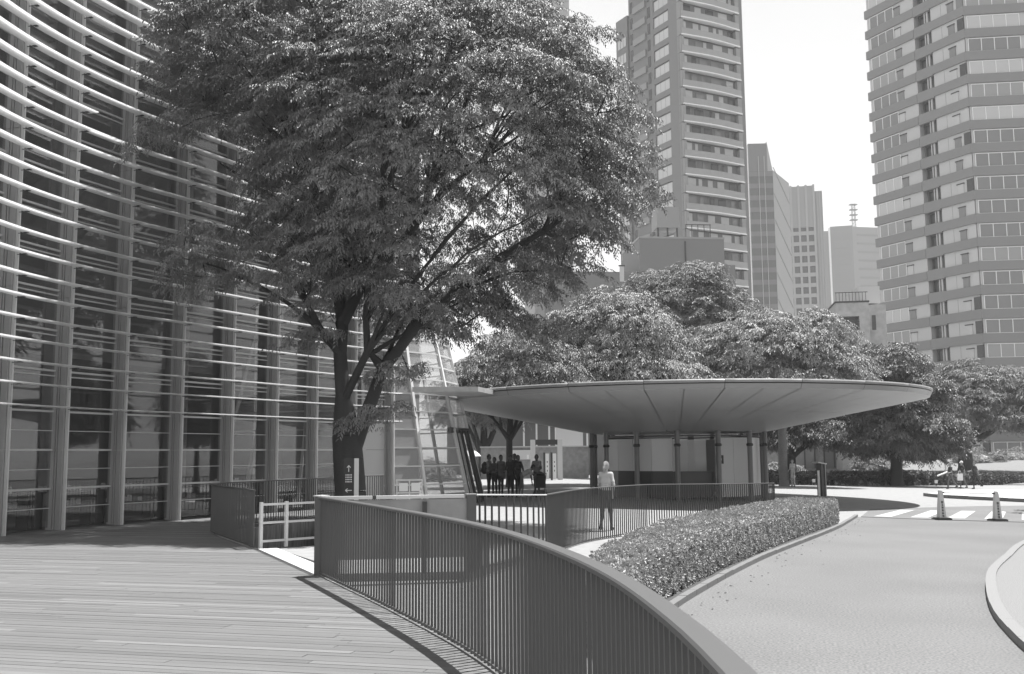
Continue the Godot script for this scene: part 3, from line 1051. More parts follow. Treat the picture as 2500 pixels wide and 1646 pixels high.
const BIG_LOBES := [[-8.21, 9.61, -1.5, 1.05, 0.4], [-7.3, 6.8, -1.5, 1.4, 0.4], [-5.9, 8.0, 0, 1.3, 0.6], [-7.7, 6.25, -1, 1.0, 0.4], [-4.6, 6.0, -1.5, 1.4, 0.55], [-6.65, 11.0, -1, 1.2, 0.7], [-1.55, 5.4, 0.5, 2.1, 0.6], [-2.84, 3.93, 0, 0.65, 0.35], [-3.25, 2.7, -0.8, 0.57, 0.2], [-5.07, 4.68, -0.5, 0.5, 0.2], [0.42, 5.05, 0.6, 1.3, 0.4], [0.47, 10.1, -4.3, 1.25, 0.5], [-3.95, 7.0, -2.2, 1.1, 1.0], [-5.0, 10.5, -3.2, 1.2, 0.7], [-2.6, 10.9, -4.2, 1.3, 0.7]]
const BIG_LIMBS := [[[-4.07, -0.23, 0.42], [-4.05, 0.78, 0.39], [-4.11, 1.58, 0.38], [-4.16, 2.14, 0.36]], [[-4.16, 2.14, 0.23], [-4.27, 3.22, 0.19], [-4.36, 4.25, 0.17], [-4.31, 4.98, 0.15], [-4.45, 6.46, 0.16], [-4.78, 7.42, 0.13], [-5.18, 8.71, 0.11], [-5.52, 9.91, 0.09], [-6.33, 10.9, 0.06], [-7.21, 12.02, 0.04]], [[-4.36, 4.25, 0.12], [-4.87, 4.88, 0.1], [-5.12, 5.46, 0.08], [-5.35, 6.04, 0.05]], [[-4.31, 4.98, 0.17], [-3.86, 5.92, 0.15], [-3.32, 6.55, 0.13], [-2.6, 7.4, 0.11], [-1.81, 8.36, 0.09], [-0.7, 9.32, 0.06]], [[-4.05, 1.7, 0.24], [-3.66, 2.72, 0.17], [-3.25, 3.83, 0.15], [-2.85, 4.34, 0.14], [-2.43, 4.97, 0.16], [-1.6, 5.69, 0.13], [-0.51, 6.53, 0.1], [0.86, 7.37, 0.08], [2.03, 8.11, 0.05]], [[-4.27, 2.96, 0.11], [-3.94, 3.53, 0.1], [-3.57, 4.2, 0.09], [-3.57, 4.98, 0.08], [-3.51, 5.82, 0.06]], [[-5.18, 8.71, 0.07], [-5.99, 9.91, 0.06], [-6.97, 10.91, 0.05], [-8.17, 11.8, 0.03]], [[-4.78, 7.42, 0.07], [-5.75, 8.07, 0.05], [-6.82, 8.83, 0.04], [-7.89, 9.6, 0.03]], [[-3.32, 6.55, 0.1], [-3.23, 7.83, 0.08], [-2.6, 9.66, 0.06], [-1.54, 11.3, 0.05], [-1.0, 12.85, 0.04]], [[-5.18, 8.71, 0.08], [-4.72, 9.9, 0.07], [-4.21, 11.33, 0.06], [-4.11, 12.88, 0.04]], [[-3.57, 4.2, 0.07], [-3.0, 4.55, 0.05], [-2.38, 4.86, 0.04]]]

func make_big_tree() -> void:
	var base := Vector3(-4.05, -0.13, -25.5)
	var L := []
	for l in BIG_LOBES:
		L.append(lobe(l[0] + 4.05, l[1] + 0.13, -l[2], l[3], l[4], maxf(l[3], l[4]) * (0.95 if l[4] > 0.7 else 0.6)))
	var K := []
	var dz := [0.0, 0.3, -0.4, 0.2, 0.1, -0.9, 1.0, 1.2, -1.6, -1.2, 0.0]
	for i in BIG_LIMBS.size():
		var l: Array = BIG_LIMBS[i]
		var row := []
		for k in l.size():
			var z: float = -dz[i] * 1.6 * float(k) / l.size()
			row.append([Vector3(l[k][0] + 4.05, l[k][1] + 0.13, z), l[k][2]])
		K.append(row)
	K[0][0][1] = 0.5
	var shell := []
	for d in [[Vector3(2.25, 9.6, 0), 5.05, 4.05, 4.4, 4.7, 900], [Vector3(-1.6, 12.15, 0.2), 3.2, 2.3, 2.6, 3.2, 420]]:
		var tries := 0
		while tries < int(d[5]) * 3:
			tries += 1
			var v := Vector3(R.randfn(), R.randfn(), R.randfn()).normalized()
			var f := R.randf_range(0.8, 1.0) + 0.07 * sin(v.x * 9.0 + v.y * 7.0) * cos(v.z * 8.0)
			var q: Vector3 = d[0] + Vector3(v.x * d[1], v.y * (d[2] if v.y > 0 else d[3]), v.z * d[4]) * f
			if q.z > 0.3 and pow((q.x - 3.35) / 2.1, 2) + pow((q.y - 6.8) / 1.7, 2) < 1.0 and R.randf() > 0.25: continue
			if v.y < -0.55 and R.randf() > 0.35: continue
			if q.x < -1.0 and q.y < 10.5 and R.randf() > 0.25: continue
			var clear := true
			var gap := 0.58 if q.z > -1.0 else 0.62
			for w in shell:
				if q.distance_squared_to(w) < gap * gap:
					clear = false
					break
			if clear: shell.append(q)
	tree("zelkova_tree", "big zelkova with forked dark trunk rising in front of the curved glass facade", "", base, K, L, {"spacing": 0.84, "shell": 0.15, "extra": shell, "fan": 110, "per": 27, "pad": 0.54, "thick": 0.26, "size": 0.92, "flat_below": 7.3, "middle": Vector3(1.6, 8.2, 0), "leaf": M.leaf, "bark": M.bark})

func make_far_trees() -> void:
	var grp := "trees beyond the canopy"
	# [name, label, x, z, lobes relative to base, fork height, trunk radius, leaf, options]
	var T := [
		["broad_tree", "broad sunlit tree rising straight behind the middle of the disc canopy", 5.6, -60.0, [lobe(0, 7.4, 0, 3.2, 2.0, 3), lobe(-3.0, 6.3, 0.5, 2.6, 1.6, 2.4), lobe(2.8, 6.4, 0, 2.6, 1.8, 2.4), lobe(0.6, 10.0, 0, 2.6, 1.9, 2.4), lobe(-1.2, 9.3, -0.8, 2.4, 1.4, 2.2), lobe(3.0, 8.6, -1, 2.0, 1.6, 2)], 3.2, 0.22, M.leaf_pale],
		["broad_tree", "darker tree with dense low crown between the entrance cone and the disc canopy", -0.2, -56.0, [lobe(0, 6.2, 0, 2.6, 1.4, 2.4), lobe(-2.0, 5.4, 0.6, 1.8, 1.2, 1.8), lobe(2.0, 5.6, 0.3, 1.9, 1.5, 1.9), lobe(0.6, 7.6, 0, 1.9, 1.2, 1.9), lobe(1.9, 7.2, -0.5, 1.6, 1.2, 1.6)], 2.6, 0.2, M.leaf],
		["tall_tree", "tall loose tree standing in front of the brown block and the balcony tower", 13.6, -78.0, [lobe(0, 13.6, 0, 2.9, 2.5, 2.6), lobe(-2.9, 14.3, 0, 2.3, 1.9, 2.1), lobe(3.0, 12.8, 0, 2.2, 2.4, 2.1), lobe(0.8, 15.6, 0, 2.1, 1.6, 2.0), lobe(0, 10.4, 0, 3.4, 1.8, 2.8), lobe(3.2, 10.6, 0, 1.4, 1.6, 1.4), lobe(-4.4, 12.0, 0, 1.9, 1.9, 1.9)], 5.0, 0.26, M.leaf],
		["pale_bark_tree", "wide airy tree with a pale straight trunk beside the booth", 16.9, -64.0, [lobe(-2.6, 8.9, 0, 2.8, 1.8, 2.6), lobe(1.2, 8.8, 0, 2.8, 1.9, 2.6), lobe(3.0, 7.2, 0.4, 2.2, 1.8, 2.2), lobe(-4.0, 7.0, 0, 2.2, 1.7, 2.2), lobe(0, 6.5, 0.5, 3.4, 1.5, 2.8), lobe(-0.6, 10.1, -0.6, 2.2, 1.2, 2.2), lobe(2.6, 10.0, -0.4, 1.8, 1.1, 1.8)], 3.6, 0.3, M.leaf_pale],
		["round_tree", "dense round-headed evergreen tree on the lawn behind the clipped hedge", 26.2, -70.0, [lobe(0, 8.1, 0, 2.1, 1.9, 2.1), lobe(-1.2, 6.4, 0.6, 2.2, 1.8, 2.2), lobe(1.4, 6.2, 0.4, 2.2, 1.8, 2.2), lobe(0.2, 4.4, 0.8, 3.4, 1.5, 2.8), lobe(-2.6, 3.6, 0.6, 2.2, 1.2, 2.0), lobe(2.6, 3.8, 0.6, 1.9, 1.3, 1.9), lobe(0.6, 3.0, 0.4, 2.6, 0.9, 2.2)], 1.9, 0.42, M.leaf_dark],
		["spreading_tree", "spreading tree with dark wide-forked limbs behind the lawn mound", 38.9, -88.0, [lobe(0, 6.9, 0, 3.4, 1.7, 3), lobe(3.4, 7.2, 0, 2.8, 1.8, 2.6), lobe(-2.0, 5.5, 1, 2.2, 1.1, 2.0), lobe(2.2, 5.0, 0.8, 2.8, 1.1, 2.4), lobe(5.4, 5.2, 0.4, 2.6, 1.4, 2.4), lobe(0.8, 8.4, -0.5, 2.4, 1.2, 2.2)], 2.2, 0.62, M.leaf],
		["leaning_tree", "small dark tree with leaning forked trunk by the sign pillar", 19.3, -71.0, [lobe(0.6, 3.9, 0, 2.4, 1.1, 2.2), lobe(-2.0, 4.2, 0, 2.2, 1.2, 2.0), lobe(2.8, 3.9, 0.3, 1.8, 1.2, 1.8), lobe(0.4, 5.2, -0.3, 2.4, 1.2, 2.2), lobe(-1.4, 3.2, 0.6, 1.6, 0.8, 1.6)], 1.9, 0.36, M.leaf_dark],
		["vase_tree", "vase-shaped tree with many upright limbs seen under the canopy rim", -2.3, -78.0, [lobe(0, 7.2, 0, 2.8, 1.7, 2.6), lobe(-2.0, 6.0, 0, 2.0, 1.5, 2.0), lobe(2.0, 6.4, 0, 2.0, 1.4, 2.0), lobe(0.6, 8.6, 0, 2.0, 1.4, 2.0), lobe(-1.0, 5.2, 0.8, 1.6, 0.8, 1.6), lobe(1.2, 5.0, -0.6, 1.6, 0.8, 1.6)], 1.6, 0.4, M.leaf],
		["street_tree", "tree on the planting bed across the road from the hedge", 19.5, -26.0, [lobe(0, 5.4, 0, 2.4, 1.6, 2.4), lobe(-1.6, 4.6, 1.0, 1.8, 1.2, 1.8), lobe(1.6, 5.0, -0.6, 1.9, 1.3, 1.9), lobe(0.4, 7.0, 0, 1.8, 1.2, 1.8)], 2.4, 0.2, M.leaf],
	]
	for e in [[21.8, -36.5, "tree on the kerb beyond the crossing stripes"], [28.5, -31.0, "tree further along the planting bed beside the road"], [24.5, -19.5, "tree in the middle of the planting bed"], [33.0, -41.0, "tree on the traffic island beyond the crossing"]]:
		T.append(["street_tree", e[2], e[0], e[1], [lobe(0, 5.6, 0, 2.3, 1.5, 2.3), lobe(-1.5, 4.8, 0.9, 1.7, 1.2, 1.7), lobe(1.6, 5.2, -0.6, 1.8, 1.3, 1.8), lobe(0.3, 7.2, 0, 1.8, 1.3, 1.8)], 2.6, 0.2, M.leaf])
	for a in T:
		var big: bool = a[3] < -75.0
		tree(a[0], a[1], grp, on_ground(a[2], a[3]) + Vector3(0, 0.9 if a[0] == "spreading_tree" else 0.0, 0), vase_limbs(a[5], a[6], a[4]), a[4], {"spacing": 1.0, "shell": 0.3, "per": 34 if a[0] == "round_tree" else 24, "pad": 0.85 if a[0] != "round_tree" else 0.7, "size": 1.75, "leaf": a[7], "bark": M.bark_pale if a[0] == "pale_bark_tree" else M.bark, "twig": 0.014, "thick": 0.4, "fan": 26, "flat_below": 99.0, "flat_min": 0.55})

func hedge(called: String, label: String, inner: Array, outer: Array, h: float, per_m2: float, size: float, m: Material, group := "") -> Node3D:
	var t := thing(called, label, "hedge", Vector3.ZERO, 0.0, group)
	var a := smooth_path(inner, 0.5)
	var b := []
	var bo := smooth_path(outer, 0.1)
	for i in a.size(): b.append(bo[int(round(float(i) / (a.size() - 1) * (bo.size() - 1)))])
	var st := new_st()
	var xfs := []
	var tints := []
	var faces := []
	for i in a.size() - 1:
		var q := []
		for e in [[a[i], 0.0], [b[i], 0.0], [b[i + 1], 0.0], [a[i + 1], 0.0]]:
			q.append(Vector3(e[0].x, gy(e[0].x), e[0].y))
		var wob := Vector3(0, h + 0.018 * sin(i * 1.3) + 0.012 * sin(i * 3.1), 0)
		var wob2 := Vector3(0, h + 0.018 * sin((i + 1) * 1.3) + 0.012 * sin((i + 1) * 3.1), 0)
		var top := [q[0] + wob, q[1] + wob, q[2] + wob2, q[3] + wob2]
		faces.append([top[0], top[1], top[2], top[3], Vector3.UP])
		faces.append([q[1], top[1], top[2], q[2], (q[1] - q[0]).normalized()])
		faces.append([q[0], top[0], top[3], q[3], (q[0] - q[1]).normalized()])
		if i == 0: faces.append([q[0], top[0], top[1], q[1], (q[0] - q[3]).normalized()])
		if i == a.size() - 2: faces.append([q[3], top[3], top[2], q[2], (q[3] - q[0]).normalized()])
	for f in faces:
		var c: Vector3 = f[4] * 0.06
		quad(st, f[0] - c, f[1] - c, f[2] - c, f[3] - c)
		var area: float = ((f[1] - f[0]).cross(f[3] - f[0])).length()
		for k in int(area * per_m2):
			var p: Vector3 = f[0].lerp(f[1], R.randf()).lerp(f[3].lerp(f[2], R.randf()), R.randf())
			var n: Vector3 = (f[4] + Vector3(R.randf_range(-0.7, 0.7), R.randf_range(-0.2, 0.7), R.randf_range(-0.7, 0.7))).normalized()
			var x := n.cross(Vector3(R.randf_range(-1, 1), 0.3, R.randf_range(-1, 1))).normalized()
			var s := size * R.randf_range(0.7, 1.4)
			xfs.append(Transform3D(Basis(x * s, n * s, x.cross(n) * s), p + f[4] * R.randf_range(-0.07, 0.02)))
			tints.append(R.randf_range(0.6, 1.35))
	part("core", done(st), M.hedge_core, t)
	copies("foliage", TUFT, m, t, xfs, tints)
	return t

func make_hedges() -> void:
	hedge("clipped_hedge", "long clipped hedge of small bright leaves along the kerb of the road", HEDGE_IN, HEDGE_OUT, 0.64, 1300.0, 0.68, M.leaf_hedge)
	var L := [[17.4, -68.6, 21.5, -69.6, 0.7], [21.9, -69.8, 25.3, -70.6, 0.75], [25.7, -70.9, 29.2, -72.4, 0.85], [29.8, -72.9, 34.6, -76.2, 0.8], [35.2, -76.6, 43.0, -83.0, 0.75]]
	var W := ["low dark hedge block beside the pale tree trunk", "low dark hedge block behind the sign pillar", "low dark hedge block under the round tree", "low dark hedge block behind the three walkers", "low sunlit hedge along the lawn mound towards the street"]
	for i in L.size():
		var l: Array = L[i]
		hedge("low_hedge", W[i], [Vector2(l[0], l[1] - 1.4), Vector2(l[2], l[3] - 1.4)], [Vector2(l[0], l[1]), Vector2(l[2], l[3])], l[4], 45.0, 3.2, M.leaf_dark, "low hedges along the lawn")
	# rounded shrubs that close the view below the trees
	var S := [[-6.0, -70.0, 1.6], [0.5, -88.0, 2.0], [22.0, -84.0, 1.5], [31.0, -88.0, 1.7], [34.0, -96.0, 2.2], [45.5, -100.0, 2.4], [51.0, -104.0, 2.6], [14.5, -80.0, 1.6], [18.2, -82.0, 1.4]]
	var SL := ["rounded shrub beside the vase-shaped tree, towards the museum", "rounded shrub in front of the dark rear hall", "rounded shrub behind the leaning tree", "rounded shrub behind the round-headed evergreen", "large rounded shrub between the evergreen and the spreading tree", "rounded shrub beneath the outer limbs of the spreading tree", "large rounded shrub next to the grey pole and parasols", "rounded shrub behind the pale tree trunk, towards the booth", "rounded shrub between the pale trunk and the leaning tree"]
	for si in S.size():
		var s: Array = S[si]
		var t := thing("shrub", SL[si], "shrub", on_ground(s[0], s[1]) + Vector3(0, 0.5 if s[0] > 25 else 0.0, 0), 0.0, "shrubs beneath the far trees")
		var xfs := []
		var tints := []
		var r: float = s[2]
		for k in 900:
			var d := Vector3(R.randf_range(-1, 1), R.randf_range(0, 1), R.randf_range(-1, 1)).normalized()
			var bump := 1.0 + 0.16 * sin(d.x * 7.0 + s[0]) * cos(d.z * 6.0)
			var p := d * r * bump * R.randf_range(0.85, 1.0) * Vector3(1.2, 1.0, 1.0)
			xfs.append(Transform3D(Basis(Vector3.UP, R.randf() * TAU) * Basis(Vector3.RIGHT, R.randf_range(-0.5, 0.5)) * Basis.from_scale(Vector3.ONE * R.randf_range(1.0, 1.8)), p))
			tints.append(R.randf_range(0.6, 1.3))
		copies("foliage", SPRAY, M.leaf, t, xfs, tints)
		var c := SphereMesh.new()
		c.radius = r * 0.8
		c.height = r * 1.6
		c.radial_segments = 12
		c.rings = 6
		part("core", c, M.hedge_core, t)

# ---------- buildings ----------
func face(o: Vector3, u: Vector3) -> Transform3D:     # x along the wall, y up, z out of it towards the viewer's side
	var x := Vector3(u.x, 0, u.z).normalized()
	return Transform3D(Basis(x, Vector3.UP, x.cross(Vector3.UP)), o)

func fb(parent: Node, called: String, m: Material, f: Transform3D, u0: float, u1: float, y0: float, y1: float, n0: float, n1: float) -> MeshInstance3D:
	var c := f * Vector3((u0 + u1) / 2.0, (y0 + y1) / 2.0, (n0 + n1) / 2.0)
	return part(called, UNIT, m, parent, Transform3D(f.basis * Basis.from_scale(Vector3(u1 - u0, y1 - y0, n1 - n0)), c))

func window_mesh(cols: int, rows: int, w: float, h: float) -> ArrayMesh:    # frame and bars for a window of that size, about its middle
	var st := new_st()
	for i in cols + 1: put(st, Vector3(-w / 2 + w * i / cols, 0, 0.05), Vector3(0.09, h, 0.06))
	for j in rows + 1: put(st, Vector3(0, -h / 2 + h * j / rows, 0.05), Vector3(w, 0.09, 0.05))
	return done(st)

func apartment_tower() -> void:
	var t := thing("apartment_tower", "tall brown apartment tower with stacked balconies and white slab edges", "building", Vector3(30.5, 0, -175))
	var a := deg_to_rad(28.0)
	var ul := Vector3(-sin(a), 0, -cos(a))          # the left face runs back from the near corner
	var ur := Vector3(cos(a), 0, -sin(a))
	var fl := face(Vector3.ZERO + ul * 20.0, -ul)
	var fr := face(Vector3.ZERO, ur)
	fb(t, "core", M.tower_tile, fl, 3.9, 19.3, 0, 112, -13.0, -0.35)
	fb(t, "side_block", M.tower_tile, fl, 0.0, 3.85, 0, 86.4, -8.0, 0.0)
	fb(t, "wall", M.tower_tile, fl, 16.9, 20.0, 0, 112, -0.35, 0.0)
	fb(t, "wall", M.tower_tile, fl, 11.5, 12.3, 0, 112, -0.35, 0.0)
	var wm := window_mesh(3, 1, 4.1, 1.9)
	var wm2 := window_mesh(3, 1, 2.9, 1.9)
	for k in 36:
		var y := 2.6 + 3.22 * k
		# wide window strip beside the corner
		fb(t, "spandrel", M.tower_tile, fl, 12.3, 16.9, y - 0.65, y + 0.45, -0.3, -0.02)
		var w := fb(t, "window", M.curtain if R.randf() < 0.85 else M.window_pale, fl, 12.4, 16.8, y + 0.45, y + 2.35, -0.3, -0.16)
		var fr2 := part("window_frame", wm, M.frame_grey, w)
		fr2.transform = Transform3D(Basis.from_scale(Vector3(1 / 4.4, 1 / 1.9, 1 / 0.14)), Vector3.ZERO)
		if y < 82:
			var w2 := fb(t, "window", M.curtain, fl, 0.6, 3.4, y + 0.45, y + 2.35, 0.0, 0.05)
			var f3 := part("window_frame", wm2, M.frame_grey, w2)
			f3.transform = Transform3D(Basis.from_scale(Vector3(1 / 2.8, 1 / 1.9, 1 / 0.05)), Vector3.ZERO)
		# shallow balconies of the recessed strip
		fb(t, "balcony", M.tower_tile_pale, fl, 5.6, 9.6, y - 0.5, y + 0.75, -0.35, 0.0)
		fb(t, "recess_window", M.window_dark, fl, 4.4, 5.2, y + 0.2, y + 2.3, -0.36, -0.3)
		fb(t, "recess_window", M.window_dark, fl, 10.0, 10.8, y + 0.2, y + 2.3, -0.36, -0.3)
		# right face: open balcony, parapet that swells in the middle, white slab edge
		var st := new_st()
		var se := new_st()
		for s in 10:
			var u0 := 0.15 + 13.4 * s / 10.0
			var u1 := 0.15 + 13.4 * (s + 1) / 10.0
			var n0 := 0.45 + 0.5 * pow(sin(PI * clampf(float(s) / 10.0, 0, 1)), 1.2)
			var n1 := 0.45 + 0.5 * pow(sin(PI * clampf(float(s + 1) / 10.0, 0, 1)), 1.2)
			bar(st, fr * Vector3(u0, y + 0.35, n0), fr * Vector3(u1, y + 0.35, n1), 0.15, 1.15)
			bar(se, fr * Vector3(u0 - 0.02, y - 0.32, n0 + 0.05), fr * Vector3(u1 + 0.02, y - 0.32, n1 + 0.05), 0.3, 0.2)
			quad(se, fr * Vector3(u0, y - 0.35, -0.3), fr * Vector3(u1, y - 0.35, -0.3), fr * Vector3(u1, y - 0.35, n1), fr * Vector3(u0, y - 0.35, n0))
		part("balcony_parapet", done(st), M.tower_tile_mid, t)
		part("slab_edge", done(se), M.slab_white, t)
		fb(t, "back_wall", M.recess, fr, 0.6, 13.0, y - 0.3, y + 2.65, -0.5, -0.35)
		var u := 0.9
		while u < 12.4:
			var l := R.randf_range(0.5, 2.2)
			fb(t, "window", [M.window_dark, M.window_mid, M.panel_pale, M.window_pale][R.randi() % 4], fr, u, minf(u + l, 12.6), y + 0.3, y + 2.55, -0.34, -0.28)
			u += l + R.randf_range(0.5, 1.6)
		fb(t, "party_wall", M.tower_tile_pale, fr, 0.0, 0.7, y - 0.4, y + 2.6, -0.6, 0.45)
		fb(t, "party_wall", M.tower_tile_pale, fr, 12.7, 13.6, y - 0.4, y + 2.6, -0.6, 0.45)
		# curved white fins on the narrow return
		var ff := new_st()
		bar(ff, fr * Vector3(13.9, y - 0.3, 0.1), fr * Vector3(15.9, y - 0.3, -2.6), 0.5, 0.45)
		bar(ff, fr * Vector3(15.9, y - 0.3, -2.6), fr * Vector3(16.6, y - 0.3, -5.4), 0.5, 0.45)
		part("return_band", done(ff), M.slab_white, t)
	fb(t, "return_wall", M.tower_tile, fr, 13.6, 16.2, 0, 112, -9.0, -1.6)
	fb(t, "corner_pier", M.tower_tile, fr, 13.6, 14.1, 0, 112, -1.6, 0.3)

func striped_tower() -> void:
	var t := thing("striped_tower", "pale apartment tower with dark horizontal bands and a recessed balcony slot", "building", Vector3(60.7, 0, -130))
	var a := deg_to_rad(26.0)
	var ul := Vector3(-sin(a), 0, -cos(a))
	var fl := face(ul * 17.3, -ul)           # u 0 at the far end, 17.3 at the corner
	var ff := face(Vector3.ZERO, Vector3(0.993, 0, 0.12))
	fb(t, "core", M.panel_pale, fl, 0.3, 8.9, 0, 76, -12, -0.25)
	fb(t, "core", M.panel_pale, fl, 11.8, 17.0, 0, 76, -12, -0.25)
	fb(t, "core", M.panel_pale, ff, 0.2, 26, 0, 76, -13, -0.25)
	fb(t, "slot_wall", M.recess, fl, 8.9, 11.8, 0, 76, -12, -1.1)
	var wl := window_mesh(3, 1, 4.4, 1.75)
	var wf := window_mesh(4, 1, 6.6, 1.75)
	for k in 24:
		var y := 0.9 + 3.15 * k
		fb(t, "band", M.band, fl, 0.0, 8.9, y - 1.22, y, -0.4, 0.0)
		fb(t, "band", M.band, fl, 11.8, 17.3, y - 1.22, y, -0.4, 0.0)
		fb(t, "band", M.band, ff, 0.0, 26.0, y - 1.22, y, -0.4, 0.003)
		fb(t, "slot_balcony", M.band, fl, 8.92, 11.78, y - 1.35, y + 0.1, -0.5, -0.03)
		fb(t, "slot_window", M.window_dark, fl, 9.2, 10.4, y + 0.1, y + 1.7, -1.12, -1.0)
		fb(t, "slot_post", M.panel_pale, fl, 10.55, 10.7, y + 0.1, y + 1.8, -0.5, -0.35)
		fb(t, "slot_post", M.panel_pale, fl, 10.95, 11.2, y + 0.1, y + 1.8, -0.5, -0.35)
		# glazing of the left wing
		var g1: StandardMaterial3D = [M.window_pale, M.window_mid, M.window_mid, M.panel_mid][R.randi() % 4]
		var w := fb(t, "window", g1, fl, 0.9, 5.3, y + 0.02, y + 1.78, -0.26, -0.2)
		var fr := part("window_frame", wl, M.slab_white, w)
		fr.transform = Transform3D(Basis.from_scale(Vector3(1 / 4.4, 1 / 1.76, 1 / 0.06)), Vector3.ZERO)
		var d := fb(t, "side_window", M.window_mid if R.randf() < 0.7 else M.window_pale, fl, 5.5, 6.5, y + 0.05, y + 1.3, -0.26, -0.17)
		fb(t, "window_head", M.frame_dark, fl, 5.4, 6.6, y + 1.3, y + 1.42, -0.26, -0.08)
		fb(t, "side_window", M.window_mid if R.randf() < 0.6 else M.window_pale, fl, 14.6, 15.6, y + 0.05, y + 1.3, -0.26, -0.17)
		fb(t, "window_head", M.frame_dark, fl, 14.5, 15.7, y + 1.3, y + 1.42, -0.26, -0.08)
		fb(t, "corner_window", [M.window_mid, M.window_pale, M.window_dark][R.randi() % 3], fl, 16.1, 17.1, y + 0.05, y + 1.7, -0.26, -0.17)
		fb(t, "wall_joint", M.frame_grey, fl, 13.5, 13.56, y + 0.02, y + 1.78, -0.26, -0.24)
		# glazing of the front
		for s in 3:
			var g2: StandardMaterial3D = [M.window_pale, M.window_mid, M.window_mid, M.panel_mid][R.randi() % 4]
			var u := 0.5 + s * 8.6
			var w2 := fb(t, "window", g2, ff, u, u + 6.6, y + 0.02, y + 1.78, -0.26, -0.2)
			var f2 := part("window_frame", wf, M.slab_white, w2)
			f2.transform = Transform3D(Basis.from_scale(Vector3(1 / 6.6, 1 / 1.76, 1 / 0.06)), Vector3.ZERO)

func slab_tower() -> void:
	var t := thing("glass_slab_tower", "narrow glass office tower with a pale slanted side wall behind the balcony tower", "building", Vector3(64.2, 0, -260))
	var f := face(Vector3.ZERO, Vector3(1, 0, 0.05))
	var f2 := face(f * Vector3(4.6, 0, 0), Vector3(0.82, 0, -0.57))
	fb(t, "body", M.glass_tower_dark, f, -1.6, 4.6, 0, 75.0, -1.5, -0.1)
	fb(t, "upper_body", M.glass_tower, f, -1.6, 3.3, 75.0, 82.5, -1.5, -0.1)
	for k in 24:
		fb(t, "spandrel", M.glass_tower, f, -1.6, 4.6, 3.2 * k, 3.2 * k + 1.3, -0.1, 0.0)
	for u in [0.9, 2.4]:
		fb(t, "mullion", M.panel_pale, f, u, u + 0.12, 0, 79, 0, 0.12)
	var st := new_st()
	var q := [f2 * Vector3(0, 0, 0), f2 * Vector3(6.2, 0, 0), f2 * Vector3(6.2, 72.6, 0), f2 * Vector3(0, 75.2, 0)]
	quad(st, q[0], q[3], q[2], q[1])
	var back := f2.basis.z * -6.0
	quad(st, q[3], q[3] + back, q[2] + back, q[2])
	quad(st, q[1], q[2], q[2] + back, q[1] + back)
	part("side_wall", done(st), M.far_pale, t)
	for k in 9:
		var s2 := new_st()
		bar(s2, f2 * Vector3(0.1, 76.0 - 7.0 * k, 0.08), f2 * Vector3(6.1, 67.0 - 7.0 * k, 0.08), 0.12, 0.22)
		part("seam", done(s2), M.far_mid, t)
	# sloped crown
	var s3 := new_st()
	var c := [f * Vector3(3.3, 75, -0.1), f * Vector3(4.6, 75, -0.1), f * Vector3(3.3, 83.0, -0.1)]
	for v in c: s3.add_vertex(v)
	quad(s3, c[1], c[1] + Vector3(0, 0, -1.4), c[2] + Vector3(0, 0, -1.4), c[2])
	part("crown_wedge", done(s3), M.far_pale, t)

func grid_tower() -> void:
	var t := thing("grid_tower", "office tower with a deep white grid of square windows", "building", Vector3(82.0, 0, -300))
	var f := face(Vector3.ZERO, Vector3(0.97, 0, 0.24))
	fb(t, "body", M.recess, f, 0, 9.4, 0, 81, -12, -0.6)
	fb(t, "wing", M.far_pale, f, 9.4, 11.6, 0, 79.5, -12, -0.6)
	fb(t, "top_wall", M.far_mid, f, 0, 9.4, 68.5, 81.2, -0.6, -0.2)
	for i in 5: fb(t, "pier", M.far_pale, f, i * 2.2, i * 2.2 + 0.62, 0, 81.5, -0.6, 0.0)
	for k in 22: fb(t, "sill", M.far_pale, f, 0.0, 9.4, 3.15 * k, 3.15 * k + 1.15, -0.6, -0.12)
	for i in 3: fb(t, "wing_fin", M.far_mid, f, 9.7 + i * 0.75, 9.85 + i * 0.75, 0, 79.5, -0.6, -0.45)

